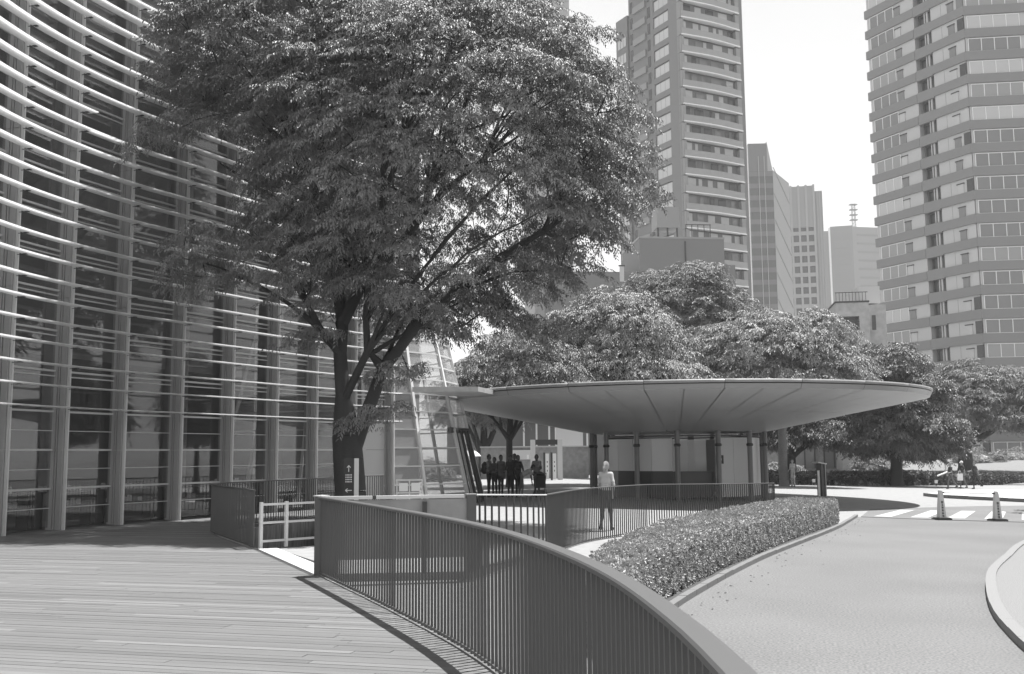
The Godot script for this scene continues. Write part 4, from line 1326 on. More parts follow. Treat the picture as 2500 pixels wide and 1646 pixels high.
func far_blocks() -> void:
	var t := thing("office_block", "distant broad office block with a bright vertical strip and a roof mast", "building", Vector3(110.2, 0, -362))
	var f := face(Vector3.ZERO, Vector3(0.95, 0, 0.28))
	var f2 := face(f * Vector3(13.0, 0, 0), Vector3(0.97, 0, -0.2))
	fb(t, "left_wing", M.far_mid, f, 0, 5.2, 0, 81, -10, 0)
	fb(t, "bright_strip", M.slab_white, f, 4.7, 5.4, 0, 82, -0.1, 0.25)
	fb(t, "middle_wing", M.far_mid2, f, 5.4, 13, 0, 82.5, -10, 0)
	for k in 26:
		fb(t, "floor_band", M.far_mid, f, 6.6, 11.6, 3.1 * k, 3.1 * k + 1.1, 0, 0.12)
	fb(t, "end_wing", M.far_pale2, f2, 0, 16, 0, 82, -10, 0)
	for k in 26:
		fb(t, "floor_line", M.far_mid, f2, 1.6 + maxf(0, 26 - k) * 0.0 + (25 - k) * 0.12, 15.5, 3.1 * k + 1.2, 3.1 * k + 1.9, 0, 0.1)
	var ms := new_st()
	var mb := f * Vector3(13.8, 82, -3)
	for s in [[-0.5, -0.5], [0.5, -0.5], [0.5, 0.5], [-0.5, 0.5]]:
		bar(ms, mb + Vector3(s[0], 0, s[1]), mb + Vector3(s[0], 9.0, s[1]), 0.16, 0.16)
	for k in 6:
		bar(ms, mb + Vector3(-0.5, 1.4 * k, 0.5), mb + Vector3(0.5, 1.4 * (k + 1), 0.5), 0.1, 0.1)
	for k in 4: put(ms, mb + Vector3(0, 3.0 + 1.9 * k, 0), Vector3(2.7, 0.28, 1.6))
	part("mast", done(ms), M.far_mid, t)
	var s := thing("distant_tower", "pale distant tower whose edge rises behind the top of the zelkova", "building", Vector3(12.0, 0, -300))
	var fs := face(Vector3.ZERO, Vector3(1, 0, 0))
	fb(s, "body", M.far_pale2, fs, -8, 6.5, 0, 165, -10, 0)
	for k in 40: fb(s, "floor_line", M.far_mid2, fs, -8, 6.52, 60 + 2.6 * k, 60.5 + 2.6 * k, 0, 0.12)
	fb(s, "edge_fin", M.far_mid2, fs, 3.4, 3.9, 0, 165, 0, 0.2)
	# brown block with a roof tank in front of the balcony tower
	var b := thing("brown_block", "plain brown tiled block with few windows and a roof tank", "building", Vector3(10.6, 0, -110))
	var fb1 := face(Vector3.ZERO, Vector3(0.995, 0, -0.1))
	fb(b, "lower_wing", M.brick_brown, fb1, -7.0, 3.6, -1, 21.6, -9, -0.5)
	fb(b, "body", M.brick_brown, fb1, 3.6, 13.2, -1, 25.3, -9, 0)
	fb(b, "coping", M.frame_grey, fb1, 3.55, 13.25, 25.3, 25.5, -9.05, 0.05)
	fb(b, "gable", M.brick_brown, fb1, 13.2, 14.4, -1, 22.4, -9, 0)
	for w in [[5.3, 6.4, 20.6, 21.5], [6.5, 7.6, 20.6, 21.5], [10.6, 12.0, 20.1, 22.1], [1.4, 1.9, 20.5, 22.2]]:
		var wn := fb(b, "window", M.window_pale, fb1, w[0], w[1], w[2], w[3], 0.0 if w[0] > 3 else -0.5, 0.05 if w[0] > 3 else -0.45)
		fb(b, "window_head", M.frame_dark, fb1, w[0] - 0.1, w[1] + 0.1, w[3], w[3] + 0.15, 0.0 if w[0] > 3 else -0.5, 0.12 if w[0] > 3 else -0.4)
	fb(b, "drain_pipe", M.frame_dark, fb1, 8.7, 8.82, 0, 25, 0, 0.12)
	fb(b, "roof_tank", M.tower_tile_pale, fb1, 6.0, 8.6, 26.9, 29.3, -4, -1.5)
	for u in [6.1, 7.2, 8.3]: fb(b, "tank_leg", M.frame_dark, fb1, u, u + 0.15, 25.5, 26.9, -1.9, -1.7)
	for u in [9.0, 9.7, 10.4, 11.1, 11.8]: fb(b, "roof_rail", M.frame_dark, fb1, u, u + 0.06, 25.5, 27.0, -0.6, -0.5)
	fb(b, "roof_rail", M.frame_dark, fb1, 9.0, 11.9, 27.0, 27.08, -0.6, -0.5)
	# white house with dark windows
	var h := thing("white_house", "white rendered house with slim dark windows and a roof terrace", "building", Vector3(30.6, 0, -95))
	var fh := face(Vector3.ZERO, Vector3(0.985, 0, 0.17))
	fb(h, "body", M.plaster_white, fh, 0, 3.0, -1, 13.0, -6, 0)
	fb(h, "upper_floor", M.plaster_white, fh, -0.0, 3.0, 14.3, 15.6, -6, 0)
	fb(h, "terrace_wall", M.plaster_white, fh, 2.1, 3.0, 13.0, 14.3, -6, 0)
	fb(h, "terrace_back", M.recess, fh, 0, 2.1, 13.0, 14.3, -6, -0.8)
	fb(h, "coping", M.frame_dark, fh, -0.08, 3.05, 15.6, 15.75, -6.1, 0.08)
	fb(h, "side_wing", M.plaster_white, fh, 3.0, 4.6, -1, 15.4, -6, -0.5)
	fb(h, "roof_box", M.panel_pale, fh, 2.4, 4.4, 15.75, 17.4, -5, -2)
	for w in [[2.3, 2.62, 10.2, 11.6], [2.35, 2.67, 7.4, 8.8], [3.3, 3.65, 13.0, 14.4], [3.4, 3.7, 10.6, 11.6], [0.05, 0.25, 9.4, 11.2], [0.05, 0.25, 6.0, 8.0]]:
		var nn := 0.0 if w[0] < 3 else -0.5
		fb(h, "window", M.window_dark, fh, w[0], w[1], w[2], w[3], nn, nn + 0.04)
	for k in 7: fb(h, "terrace_rail", M.frame_dark, fh, 0.1 + 0.32 * k, 0.14 + 0.32 * k, 13.0, 13.75, -0.1, -0.06)
	fb(h, "terrace_rail", M.frame_dark, fh, 0.0, 2.1, 13.75, 13.82, -0.12, -0.04)
	for k in 10: fb(h, "roof_rail", M.frame_dark, fh, 0.1 + 0.3 * k, 0.14 + 0.3 * k, 15.75, 16.6, -0.4, -0.36)
	fb(h, "roof_rail", M.frame_dark, fh, 0.05, 3.0, 16.6, 16.66, -0.42, -0.34)
	# low house behind the lawn, its tall windows showing under the trees
	var l := thing("low_house", "low house with tall dark-framed windows behind the lawn trees", "building", Vector3(24.0, -0.6, -100))
	var flh := face(Vector3.ZERO, Vector3(1, 0, 0.1))
	fb(l, "body", M.concrete, flh, -8, 9, 0, 5.6, -8, 0)
	for w in [3.4, 6.2]:
		var wd := fb(l, "window", M.window_mid, flh, w, w + 2.0, 0.7, 4.6, 0.0, 0.05)
		for k in 3: fb(l, "window_post", M.frame_dark, flh, w + k * 0.95, w + k * 0.95 + 0.12, 0.7, 4.6, 0.05, 0.1)
		fb(l, "window_bar", M.frame_dark, flh, w, w + 2.0, 2.6, 2.75, 0.05, 0.12)
	var r := thing("street_house", "house with white framed sash windows behind the spreading tree", "building", Vector3(58.5, -0.6, -135))
	var frh := face(Vector3.ZERO, Vector3(1, 0, 0.05))
	fb(r, "body", M.brick_brown, frh, -14, 26, 0, 9, -8, 0)
	for w in [4.0, 6.2, 9.0]:
		fb(r, "window", M.window_dark, frh, w, w + 1.1, 3.2, 5.4, 0, 0.05)
		var st := window_mesh(1, 2, 1.3, 2.4)
		part("window_frame", st, M.white, r, Transform3D(frh.basis, frh * Vector3(w + 0.55, 4.3, 0.03)))

func back_walls() -> void:
	var w := thing("garden_wall", "long low concrete wall with a lit ledge seen under the canopy", "wall", Vector3(-2.0, -0.13, -76))
	box("wall", M.concrete, w, Vector3(3.6, 1.15, 0), Vector3(8.0, 2.3, 0.3))
	box("ledge", M.stone, w, Vector3(3.6, 2.34, 0.05), Vector3(8.1, 0.09, 0.5))
	box("notice_case", M.booth, w, Vector3(2.6, 1.75, 0.25), Vector3(1.7, 0.7, 0.12))
	box("notice_sheet", M.white, w, Vector3(3.1, 1.6, 0.32), Vector3(0.16, 0.3, 0.02))
	var gt := thing("gate_frame", "dark square gateway frame standing in front of the garden wall", "gate", Vector3(2.35, -0.13, -72))
	for x in [-0.95, 0.95]: box("post", M.booth, gt, Vector3(x, 1.4, 0), Vector3(0.34, 2.8, 0.5))
	box("lintel", M.booth_dark, gt, Vector3(0, 2.62, 0), Vector3(1.56, 0.36, 0.5))
	for k in 2:
		var bn := thing("banner_post", ["narrow white notice board by the gateway, next to its inner post", "narrow white notice board by the gateway, towards the booth"][k], "sign", Vector3(2.35 + 0.5 * k, -0.13, -70.5), 0.0, "white notice boards by the gateway")
		box("board", M.white, bn, Vector3(0, 0.95, 0), Vector3(0.24, 1.75, 0.05))
		box("post", M.booth_dark, bn, Vector3(-0.2, 0.95, 0), Vector3(0.14, 1.9, 0.08))
		for j in 3: box("text_mark", M.black, bn, Vector3(0, 1.25 - 0.3 * j, 0.03), Vector3(0.05, 0.12, 0.01))
	var v := thing("rear_hall", "dark hall with white columns behind the garden wall", "building", Vector3(-4.0, -0.13, -92))
	box("body", M.recess, v, Vector3(6, 2.6, -4), Vector3(16, 5.2, 6))
	box("roof", M.concrete, v, Vector3(6, 5.35, -3.5), Vector3(17, 0.3, 8))
	for k in 6: box("column", M.white, v, Vector3(5.0 + k * 1.15, 2.6, -0.6), Vector3(0.16, 5.2, 0.16))
	var wl := thing("white_annex", "bright white annex wall beside the booth", "building", Vector3(4.6, -0.13, -84))
	box("wall", M.white, wl, Vector3(0, 2.4, 0), Vector3(2.2, 4.8, 2.0))
	box("base", M.concrete, wl, Vector3(0, 0.5, 1.02), Vector3(2.2, 1.0, 0.06))

# ---------- street furniture ----------
const GLYPHS := [   # simple brush strokes for the six characters of the museum's name: [x0, y0, x1, y1] on a unit square
	[[0.1, 0.05, 0.1, 0.95], [0.9, 0.05, 0.9, 0.95], [0.1, 0.95, 0.9, 0.95], [0.1, 0.05, 0.9, 0.05], [0.28, 0.74, 0.72, 0.74], [0.28, 0.5, 0.72, 0.5], [0.25, 0.25, 0.75, 0.25], [0.5, 0.74, 0.5, 0.25]],
	[[0.5, 1.0, 0.5, 0.82], [0.15, 0.78, 0.85, 0.78], [0.34, 0.65, 0.4, 0.2], [0.68, 0.65, 0.58, 0.15], [0.05, 0.08, 0.95, 0.08]],
	[[0.05, 0.85, 0.5, 0.85], [0.05, 0.6, 0.5, 0.6], [0.28, 1.0, 0.28, 0.0], [0.08, 0.42, 0.48, 0.42], [0.6, 0.9, 0.95, 0.95], [0.62, 0.9, 0.56, 0.05], [0.6, 0.58, 0.97, 0.58], [0.82, 0.58, 0.82, 0.0]],
	[[0.3, 1.0, 0.36, 0.86], [0.7, 1.0, 0.62, 0.86], [0.12, 0.82, 0.88, 0.82], [0.2, 0.66, 0.8, 0.66], [0.08, 0.5, 0.92, 0.5], [0.5, 0.84, 0.5, 0.48], [0.08, 0.32, 0.92, 0.32], [0.5, 0.36, 0.1, 0.02], [0.5, 0.32, 0.92, 0.02]],
	[[0.18, 0.95, 0.05, 0.75], [0.2, 0.7, 0.05, 0.5], [0.15, 0.6, 0.15, 0.0], [0.3, 0.7, 0.64, 0.7], [0.47, 0.98, 0.47, 0.02], [0.46, 0.66, 0.3, 0.2], [0.5, 0.66, 0.64, 0.25], [0.7, 0.85, 0.97, 0.85], [0.68, 0.58, 1.0, 0.58], [0.84, 0.58, 0.84, 0.02]],
	[[0.22, 1.0, 0.04, 0.75], [0.22, 0.98, 0.42, 0.8], [0.1, 0.7, 0.4, 0.7], [0.12, 0.5, 0.12, 0.05], [0.38, 0.7, 0.38, 0.3], [0.5, 0.85, 0.97, 0.85], [0.58, 0.7, 0.58, 0.02], [0.6, 0.68, 0.9, 0.68], [0.9, 0.68, 0.9, 0.4], [0.6, 0.4, 0.94, 0.4], [0.94, 0.3, 0.94, 0.02], [0.6, 0.04, 0.94, 0.04]],
]

func glyph_column(st: SurfaceTool, size: float, top: float, gap: float, push: Callable) -> void:
	for i in GLYPHS.size():
		var y := top - i * (size + gap)
		for s in GLYPHS[i]:
			var a: Vector3 = push.call((s[0] - 0.5) * size, y - (1.0 - s[1]) * size)
			var b: Vector3 = push.call((s[2] - 0.5) * size, y - (1.0 - s[3]) * size)
			bar(st, a, b, 0.009, 0.006) if absf((b - a).normalized().y) > 0.98 else bar(st, a, b, 0.006, 0.009)

func make_litter() -> void:
	var st := new_st()
	var kp := smooth_path(KERB, 0.2)
	for i in 70:
		var q: Vector2 = kp[R.randi_range(8, kp.size() - 10)] + Vector2(0.1 + absf(R.randfn()) * 0.28, 0.05)
		var a := R.randf() * TAU
		leaf(st, on_ground(q.x, q.y, 0.012), Vector3(cos(a), 0.05, sin(a)), Vector3(R.randf_range(-0.2, 0.2), 1, R.randf_range(-0.2, 0.2)), R.randf_range(0.03, 0.07), 0.014)
	var o := part("fallen_leaves", done(st), M.soil, self)
	tag(o, "dry fallen leaves scattered along the hedge kerb on the road", "leaves", "", "stuff")

func make_cones() -> void:
	var spots := [[12.57, -30.24, 0.08, "traffic pylon on black base at the bar end towards the clipped hedge"], [14.12, -30.06, 0.02, "traffic pylon on black base at the bar end towards the planting bed"]]
	for s in spots:
		var c := thing("traffic_pylon", s[3], "pylon", on_ground(s[0], s[1], 0.004), s[2], "pylons closing the road")
		var st := new_st()
		var pr := [[0.105, 0.06], [0.098, 0.12], [0.052, 0.82], [0.04, 0.845]]
		for i in 3:
			for k in 4:
				var c0 := [Vector2(-1, 1), Vector2(1, 1), Vector2(1, -1), Vector2(-1, -1)]
				var a: Vector2 = c0[k]
				var b: Vector2 = c0[(k + 1) % 4]
				quad(st, Vector3(a.x * pr[i][0], pr[i][1], a.y * pr[i][0]), Vector3(a.x * pr[i + 1][0], pr[i + 1][1], a.y * pr[i + 1][0]), Vector3(b.x * pr[i + 1][0], pr[i + 1][1], b.y * pr[i + 1][0]), Vector3(b.x * pr[i][0], pr[i][1], b.y * pr[i][0]))
		put(st, Vector3(0, 0.835, 0), Vector3(0.085, 0.03, 0.085))
		part("body", done(st), M.cone, c)
		var bs := new_st()
		put(bs, Vector3(0, 0.03, 0), Vector3(0.42, 0.055, 0.42))
		put(bs, Vector3(0, 0.06, 0), Vector3(0.36, 0.02, 0.36))
		part("base", done(bs), M.black, c)
		part("cap", tube_mesh([Vector3(0, 0.845, 0), Vector3(0, 0.87, 0), Vector3(0, 0.885, 0)], [0.06, 0.06, 0.02], 10), M.white, c)
		var tx := new_st()
		glyph_column(tx, 0.062, 0.55, 0.018, func(x, y): return Vector3(x, y, 0.105 - (y - 0.06) * 0.0657 + 0.003))
		part("lettering", done(tx), M.black, c)
	var b := thing("barrier_bar", "white bar resting across the two traffic pylons", "bar")
	b.position = Vector3.ZERO
	var p := on_ground(12.57, -30.24, 0.8) + Vector3(0.06, 0, 0)
	var q := on_ground(14.12, -30.06, 0.8) + Vector3(-0.06, 0, 0)
	part("tube", tube_mesh([p, q], [0.018, 0.018], 8), M.white, b)
	for e in [p, q]: part("ring", tube_mesh([e + Vector3(0, -0.02, 0), e + Vector3(0, 0.02, 0)], [0.055, 0.055], 8), M.dark_metal, b)

func make_signs() -> void:
	# pillar sign at the crossing
	var t := thing("sign_pillar", "tall sign pillar with a dark face and pale lettered side by the crossing", "sign", on_ground(14.4, -48.0), 0.5)
	box("post", M.rail_dark, t, Vector3(0, 0.76, 0), Vector3(0.22, 1.52, 0.3))
	box("lettered_face", M.panel_pale, t, Vector3(0.125, 0.76, 0.02), Vector3(0.03, 1.5, 0.36))
	box("edge_panel", M.white, t, Vector3(-0.2, 0.6, 0.06), Vector3(0.12, 1.2, 0.04))
	var cp := new_st()
	bar(cp, Vector3(-0.34, 1.58, 0.02), Vector3(0.2, 1.5, 0.02), 0.4, 0.05)
	part("cap", done(cp), M.panel_pale, t)
	var tx := new_st()
	glyph_column(tx, 0.16, 1.42, 0.05, func(x, y): return Vector3(0.143, y, -x * 1.2 + 0.02))
	part("lettering", done(tx), M.rail_dark, t)
	# guide board in front of the zelkova trunk
	var s := thing("guide_board", "dark upright guide board with white arrows in front of the zelkova trunk", "sign", Vector3(-3.66, -0.13, -22.8), 0.12)
	box("board", M.black, s, Vector3(0, 0.85, 0), Vector3(0.22, 1.75, 0.06))
	box("side_board", M.fin_post, s, Vector3(0.17, 0.85, 0.0), Vector3(0.1, 1.75, 0.06))
	var ar := new_st()
	for a in [[1.5, 0], [1.02, 1]]:
		var c := Vector3(0, a[0], 0.034)
		var d := Vector3(0, 0.07, 0) if a[1] == 0 else Vector3(-0.07, 0, 0)
		var n := Vector3(0.04, 0, 0) if a[1] == 0 else Vector3(0, 0.04, 0)
		bar(ar, c - d, c + d, 0.014, 0.014)
		bar(ar, c + d, c + d * 0.3 + n, 0.014, 0.014)
		bar(ar, c + d, c + d * 0.3 - n, 0.014, 0.014)
	for k in 4:
		for j in 5:
			put(ar, Vector3(-0.06 + j * 0.03, 1.36 - k * 0.05, 0.033), Vector3(0.018, 0.026, 0.004))
	part("lettering", done(ar), M.white, s)
	# small flood lights at the foot of the far hedge
	for p in [[20.0, -68.3, "beside the pale tree trunk"], [26.0, -69.9, "under the round tree"], [29.5, -71.6, "next to the walkers"]]:
		var f := thing("flood_light", "small white flood light box in front of the low hedge " + p[2], "light", on_ground(p[0], p[1]), 0.2, "flood lights along the hedge")
		box("housing", M.white, f, Vector3(0, 0.3, 0), Vector3(0.2, 0.22, 0.12))
		box("stem", M.dark_metal, f, Vector3(0, 0.1, 0), Vector3(0.05, 0.2, 0.05))
	# white parasols
	for p in [[55.6, -112.0, 1.35, "open white parasol behind the lawn beside the grey pole"], [58.4, -113.0, 0.95, "second open white parasol behind the lawn, further from the spreading tree"], [-2.55, -62.0, 1.75, "open white parasol behind the waiting group under the canopy"]]:
		var u := thing("parasol", p[3], "parasol", on_ground(p[0], p[1]) + Vector3(0, 0.0, 0), 0.0, "white parasols")
		var h: float = p[2] + (0.0 if p[0] > 0 else 0.0)
		part("canopy", lathe([Vector2(0, h + 0.55), Vector2(0.6, h + 0.4), Vector2(1.2, h + 0.1), Vector2(1.5, h - 0.12)] if p[0] > 0 else [Vector2(0, h + 0.32), Vector2(0.25, h + 0.27), Vector2(0.5, h + 0.1), Vector2(0.62, h - 0.05)], 14), M.white, u)
		part("pole", tube_mesh([Vector3(0, -0.2, 0), Vector3(0, h + 0.5, 0)], [0.025, 0.025], 6), M.dark_metal, u)
	var gp := thing("utility_pole", "grey concrete pole behind the lawn mound by the parasols", "pole", on_ground(57.0, -112.0))
	part("shaft", tube_mesh([Vector3(0, 0, 0), Vector3(0, 9, 0)], [0.18, 0.13], 10), M.concrete, gp)
	box("band", M.frame_grey, gp, Vector3(0, 3.0, 0), Vector3(0.38, 0.1, 0.38))
	var wp := thing("white_pole", "slim white pole standing on the lawn behind the walkers", "pole", on_ground(32.3, -76.5))
	part("shaft", tube_mesh([Vector3(0, 0, 0), Vector3(0, 3.6, 0)], [0.07, 0.06], 8), M.white, wp)
	part("cap", tube_mesh([Vector3(0, 3.6, 0), Vector3(0, 3.66, 0)], [0.09, 0.05], 8), M.frame_grey, wp)

# ---------- people ----------
func capsule_fill(dist: PackedFloat32Array, best: PackedFloat32Array, who: PackedInt32Array, lo: Vector3, c: float, n: Vector3i, a: Vector3, b: Vector3, ra: float, rb: float, col: int) -> void:
	var m := maxf(ra, rb) + 0.05
	var p0 := ((Vector3(minf(a.x, b.x), minf(a.y, b.y), minf(a.z, b.z)) - Vector3.ONE * m - lo) / c).floor()
	var p1 := ((Vector3(maxf(a.x, b.x), maxf(a.y, b.y), maxf(a.z, b.z)) + Vector3.ONE * m - lo) / c).ceil()
	var ab := b - a
	var l2 := maxf(ab.length_squared(), 1e-9)
	var k := 0.03
	for z in range(maxi(0, int(p0.z)), mini(n.z, int(p1.z) + 1)):
		for y in range(maxi(0, int(p0.y)), mini(n.y, int(p1.y) + 1)):
			for x in range(maxi(0, int(p0.x)), mini(n.x, int(p1.x) + 1)):
				var p := lo + Vector3(x, y, z) * c
				var t := clampf((p - a).dot(ab) / l2, 0.0, 1.0)
				var d := p.distance_to(a + ab * t) - lerpf(ra, rb, t)
				var i := (z * n.y + y) * n.x + x
				if d < best[i]:
					best[i] = d
					who[i] = col
				var h := clampf(0.5 + 0.5 * (dist[i] - d) / k, 0.0, 1.0)
				dist[i] = lerpf(dist[i], d, h) - k * h * (1.0 - h)

func body_mesh(bones: Array, cols: Array, c: float, fingers: Array) -> ArrayMesh:
	var lo := Vector3.ONE * 1e9
	var hi := -lo
	for b in bones:
		for e in 2:
			var r: float = b[2 + e] + 0.07
			lo = lo.min(b[e] - Vector3.ONE * r)
			hi = hi.max(b[e] + Vector3.ONE * r)
	var n := Vector3i(((hi - lo) / c).ceil()) + Vector3i.ONE
	var total := n.x * n.y * n.z
	var dist := PackedFloat32Array(); dist.resize(total); dist.fill(0.4)
	var best := PackedFloat32Array(); best.resize(total); best.fill(9.0)
	var who := PackedInt32Array(); who.resize(total)
	for b in bones: capsule_fill(dist, best, who, lo, c, n, b[0], b[1], b[2], b[3], b[4])
	var vid := {}
	var vs := PackedVector3Array()
	var ns := PackedVector3Array()
	var cs := PackedColorArray()
	var idx := PackedInt32Array()
	var nx := n.x
	var nxy := n.x * n.y
	for z in n.z - 1:
		for y in n.y - 1:
			var row := (z * n.y + y) * n.x
			for x in n.x - 1:
				var i := row + x
				var d0 := dist[i]; var d1 := dist[i + 1]; var d2 := dist[i + nx]; var d3 := dist[i + nx + 1]
				var e0 := dist[i + nxy]; var e1 := dist[i + nxy + 1]; var e2 := dist[i + nxy + nx]; var e3 := dist[i + nxy + nx + 1]
				var s := int(d0 < 0) + int(d1 < 0) + int(d2 < 0) + int(d3 < 0) + int(e0 < 0) + int(e1 < 0) + int(e2 < 0) + int(e3 < 0)
				if s == 0 or s == 8: continue
				var gr := Vector3(d1 + d3 + e1 + e3 - d0 - d2 - e0 - e2, d2 + d3 + e2 + e3 - d0 - d1 - e0 - e1, e0 + e1 + e2 + e3 - d0 - d1 - d2 - d3) / (4.0 * c)
				var avg := (d0 + d1 + d2 + d3 + e0 + e1 + e2 + e3) / 8.0
				var ctr := lo + (Vector3(x, y, z) + Vector3.ONE * 0.5) * c
				var g2 := maxf(gr.length_squared(), 0.2)
				var off := gr * (avg / g2)
				vid[i] = vs.size()
				vs.append(ctr - off.limit_length(c * 0.8))
				ns.append(gr.normalized())
				var bi := i
				for q in [i + 1, i + nx, i + nxy, i + nxy + nx + 1]:
					if best[q] < best[bi]: bi = q
				var v: float = cols[who[bi]]
				cs.append(Color(v, v, v))
	for i in vid:
		for e in [[1, nx, nxy], [nx, nxy, 1], [nxy, 1, nx]]:
			var a: float = dist[i]
			var b: float = dist[i + e[0]]
			if (a < 0) == (b < 0): continue
			if not (vid.has(i - e[1]) and vid.has(i - e[2]) and vid.has(i - e[1] - e[2])): continue
			var q := [vid[i], vid[i - e[1]], vid[i - e[1] - e[2]], vid[i - e[2]]]
			if a < 0: q.reverse()
			idx.append_array(PackedInt32Array([q[0], q[1], q[2], q[0], q[2], q[3]]))
	# fingers: thin tapered prisms rooted inside the palm
	for f in fingers:
		var pa: Vector3 = f[0]
		var pb: Vector3 = f[1]
		var t := (pb - pa).normalized()
		var x := t.cross(Vector3(0.3, 0.2, 1)).normalized()
		var y := t.cross(x)
		var b0 := vs.size()
		for e in 2:
			for k in 5:
				var dr := x * cos(TAU * k / 5) + y * sin(TAU * k / 5)
				vs.append((pa if e == 0 else pb) + dr * (0.009 if e == 0 else 0.006))
				ns.append(dr)
				cs.append(Color(cols[1], cols[1], cols[1]))
		for k in 5:
			var k2 := (k + 1) % 5
			idx.append_array(PackedInt32Array([b0 + k, b0 + k2, b0 + 5 + k2, b0 + k, b0 + 5 + k2, b0 + 5 + k]))
	var arr := []
	arr.resize(Mesh.ARRAY_MAX)
	arr[Mesh.ARRAY_VERTEX] = vs
	arr[Mesh.ARRAY_NORMAL] = ns
	arr[Mesh.ARRAY_COLOR] = cs
	arr[Mesh.ARRAY_INDEX] = idx
	var m := ArrayMesh.new()
	m.add_surface_from_arrays(Mesh.PRIMITIVE_TRIANGLES, arr)
	return m

func swing(deg: float, out := 0.0) -> Vector3:        # a limb direction: 0 hangs down, positive swings forward (+z)
	var a := deg_to_rad(deg)
	return Vector3(sin(deg_to_rad(out)), -cos(a) * cos(deg_to_rad(out)), sin(a) * cos(deg_to_rad(out)))

func person(label: String, at: Vector3, turn: float, height: float, p: Dictionary, group := "") -> Node3D:
	# p.col: hair, skin, top, trousers, shoes; p.lean; p.arm: [[upper, fore, out] x2]; p.leg: [[thigh, shin] x2]
	var s := height / 1.7
	var lean := deg_to_rad(p.get("lean", 0.0))
	var legs: Array = p.get("leg", [[2, -2], [-3, -3]])
	var arms: Array = p.get("arm", [[4, 12, 10], [-4, 6, 10]])
	var bones := []
	var fingers := []
	var tors := func(v: Vector3) -> Vector3:       # a point of the torso, turned about the hips
		var d := v - Vector3(0, 0.93, 0)
		return Vector3(0, 0.93, 0) + Vector3(d.x, d.y * cos(lean) - d.z * sin(lean), d.y * sin(lean) + d.z * cos(lean))
	var low := 9.0
	for e in 2:
		var sd := -1.0 if e == 0 else 1.0
		var hip := Vector3(0.085 * sd, 0.9, 0)
		var knee := hip + swing(legs[e][0]) * 0.42
		var ank := knee + swing(legs[e][1]) * 0.41
		bones.append([hip, knee, 0.088, 0.06, 3])
		bones.append([knee, ank, 0.06, 0.042 if not p.get("wide", false) else 0.065, p.get("shin", 3)])
		var toe := ank + Vector3(0.01 * sd, -0.045, 0.15)
		bones.append([ank + Vector3(0, -0.04, -0.03), toe, 0.042, 0.032, 4])
		low = minf(low, ank.y - 0.085)
		var sh: Vector3 = tors.call(Vector3(0.165 * sd, 1.385, 0))
		var ad := swing(arms[e][0] , arms[e][2] * sd)
		var elb := sh + ad * 0.285
		var fd := swing(arms[e][1], arms[e][2] * sd * -0.4)
		var wr := elb + fd * 0.24
		bones.append([sh, sh + ad * 0.2, 0.055, 0.047, 2])
		bones.append([sh + ad * 0.2, elb, 0.046, 0.041, p.get("sleeve", 1)])
		bones.append([elb, wr, 0.04, 0.029, p.get("sleeve", 1) if p.get("long", false) else 1])
		bones.append([wr, wr + fd * 0.075, 0.027, 0.032, 1])
		var sidev := fd.cross(Vector3(1, 0, 0.2)).normalized()
		for k in 4:
			var r0 := wr + fd * 0.08 + sidev * (-0.027 + 0.018 * k)
			fingers.append([r0, r0 + (fd * 0.08 + Vector3(-0.015 * sd, 0, 0.0)) * [0.85, 1.0, 0.95, 0.75][k]])
		fingers.append([wr + fd * 0.03 + sidev * 0.03, wr + fd * 0.075 + sidev * 0.065])
	bones.append([Vector3(-0.06, 0.94, 0), Vector3(0.06, 0.94, 0), 0.115, 0.115, 3])
	bones.append([tors.call(Vector3(-0.05, 1.05, 0)), tors.call(Vector3(0.05, 1.05, 0)), 0.115, 0.115, 2])
	bones.append([tors.call(Vector3(-0.07, 1.22, 0.01)), tors.call(Vector3(0.07, 1.22, 0.01)), 0.118, 0.118, 2])
	bones.append([tors.call(Vector3(-0.14, 1.37, 0)), tors.call(Vector3(0.14, 1.37, 0)), 0.075, 0.075, 2])
	bones.append([tors.call(Vector3(0, 1.38, 0)), tors.call(Vector3(0, 1.48, 0.01)), 0.058, 0.05, 1])
	var nod := deg_to_rad(p.get("nod", 0.0))
	var neck: Vector3 = tors.call(Vector3(0, 1.48, 0.01))
	var hb := Basis(Vector3.RIGHT, lean + nod) * Basis(Vector3.UP, deg_to_rad(p.get("look", 0.0)))
	var H := func(v: Vector3) -> Vector3: return neck + hb * v
	bones.append([H.call(Vector3(0, 0.05, 0.025)), H.call(Vector3(0, 0.11, 0.015)), 0.068, 0.085, 1])
	bones.append([H.call(Vector3(0, 0.07, 0.1)), H.call(Vector3(0, 0.09, 0.1)), 0.016, 0.01, 1])
	for sd in [-1.0, 1.0]: bones.append([H.call(Vector3(0.078 * sd, 0.07, 0.0)), H.call(Vector3(0.082 * sd, 0.095, 0.0)), 0.018, 0.02, 1])
	bones.append([H.call(Vector3(0, 0.13, -0.015)), H.call(Vector3(0, 0.15, -0.005)), 0.09, 0.085, 0])
	bones.append([H.call(Vector3(0, 0.07, -0.045)), H.call(Vector3(0, 0.12, -0.035)), 0.06, 0.08, 0])
	if p.get("tail", false):
		bones.append([H.call(Vector3(0, 0.12, -0.12)), H.call(Vector3(0.01, 0.04, -0.15)), 0.028, 0.032, 0])
		bones.append([H.call(Vector3(0.01, 0.04, -0.15)), H.call(Vector3(0.0, -0.08, -0.135)), 0.032, 0.012, 0])
	if p.get("cap", false):
		bones.append([H.call(Vector3(0, 0.16, -0.01)), H.call(Vector3(0, 0.17, 0.0)), 0.1, 0.09, 5])
		bones.append([H.call(Vector3(-0.03, 0.145, 0.13)), H.call(Vector3(0.03, 0.145, 0.13)), 0.035, 0.035, 5])
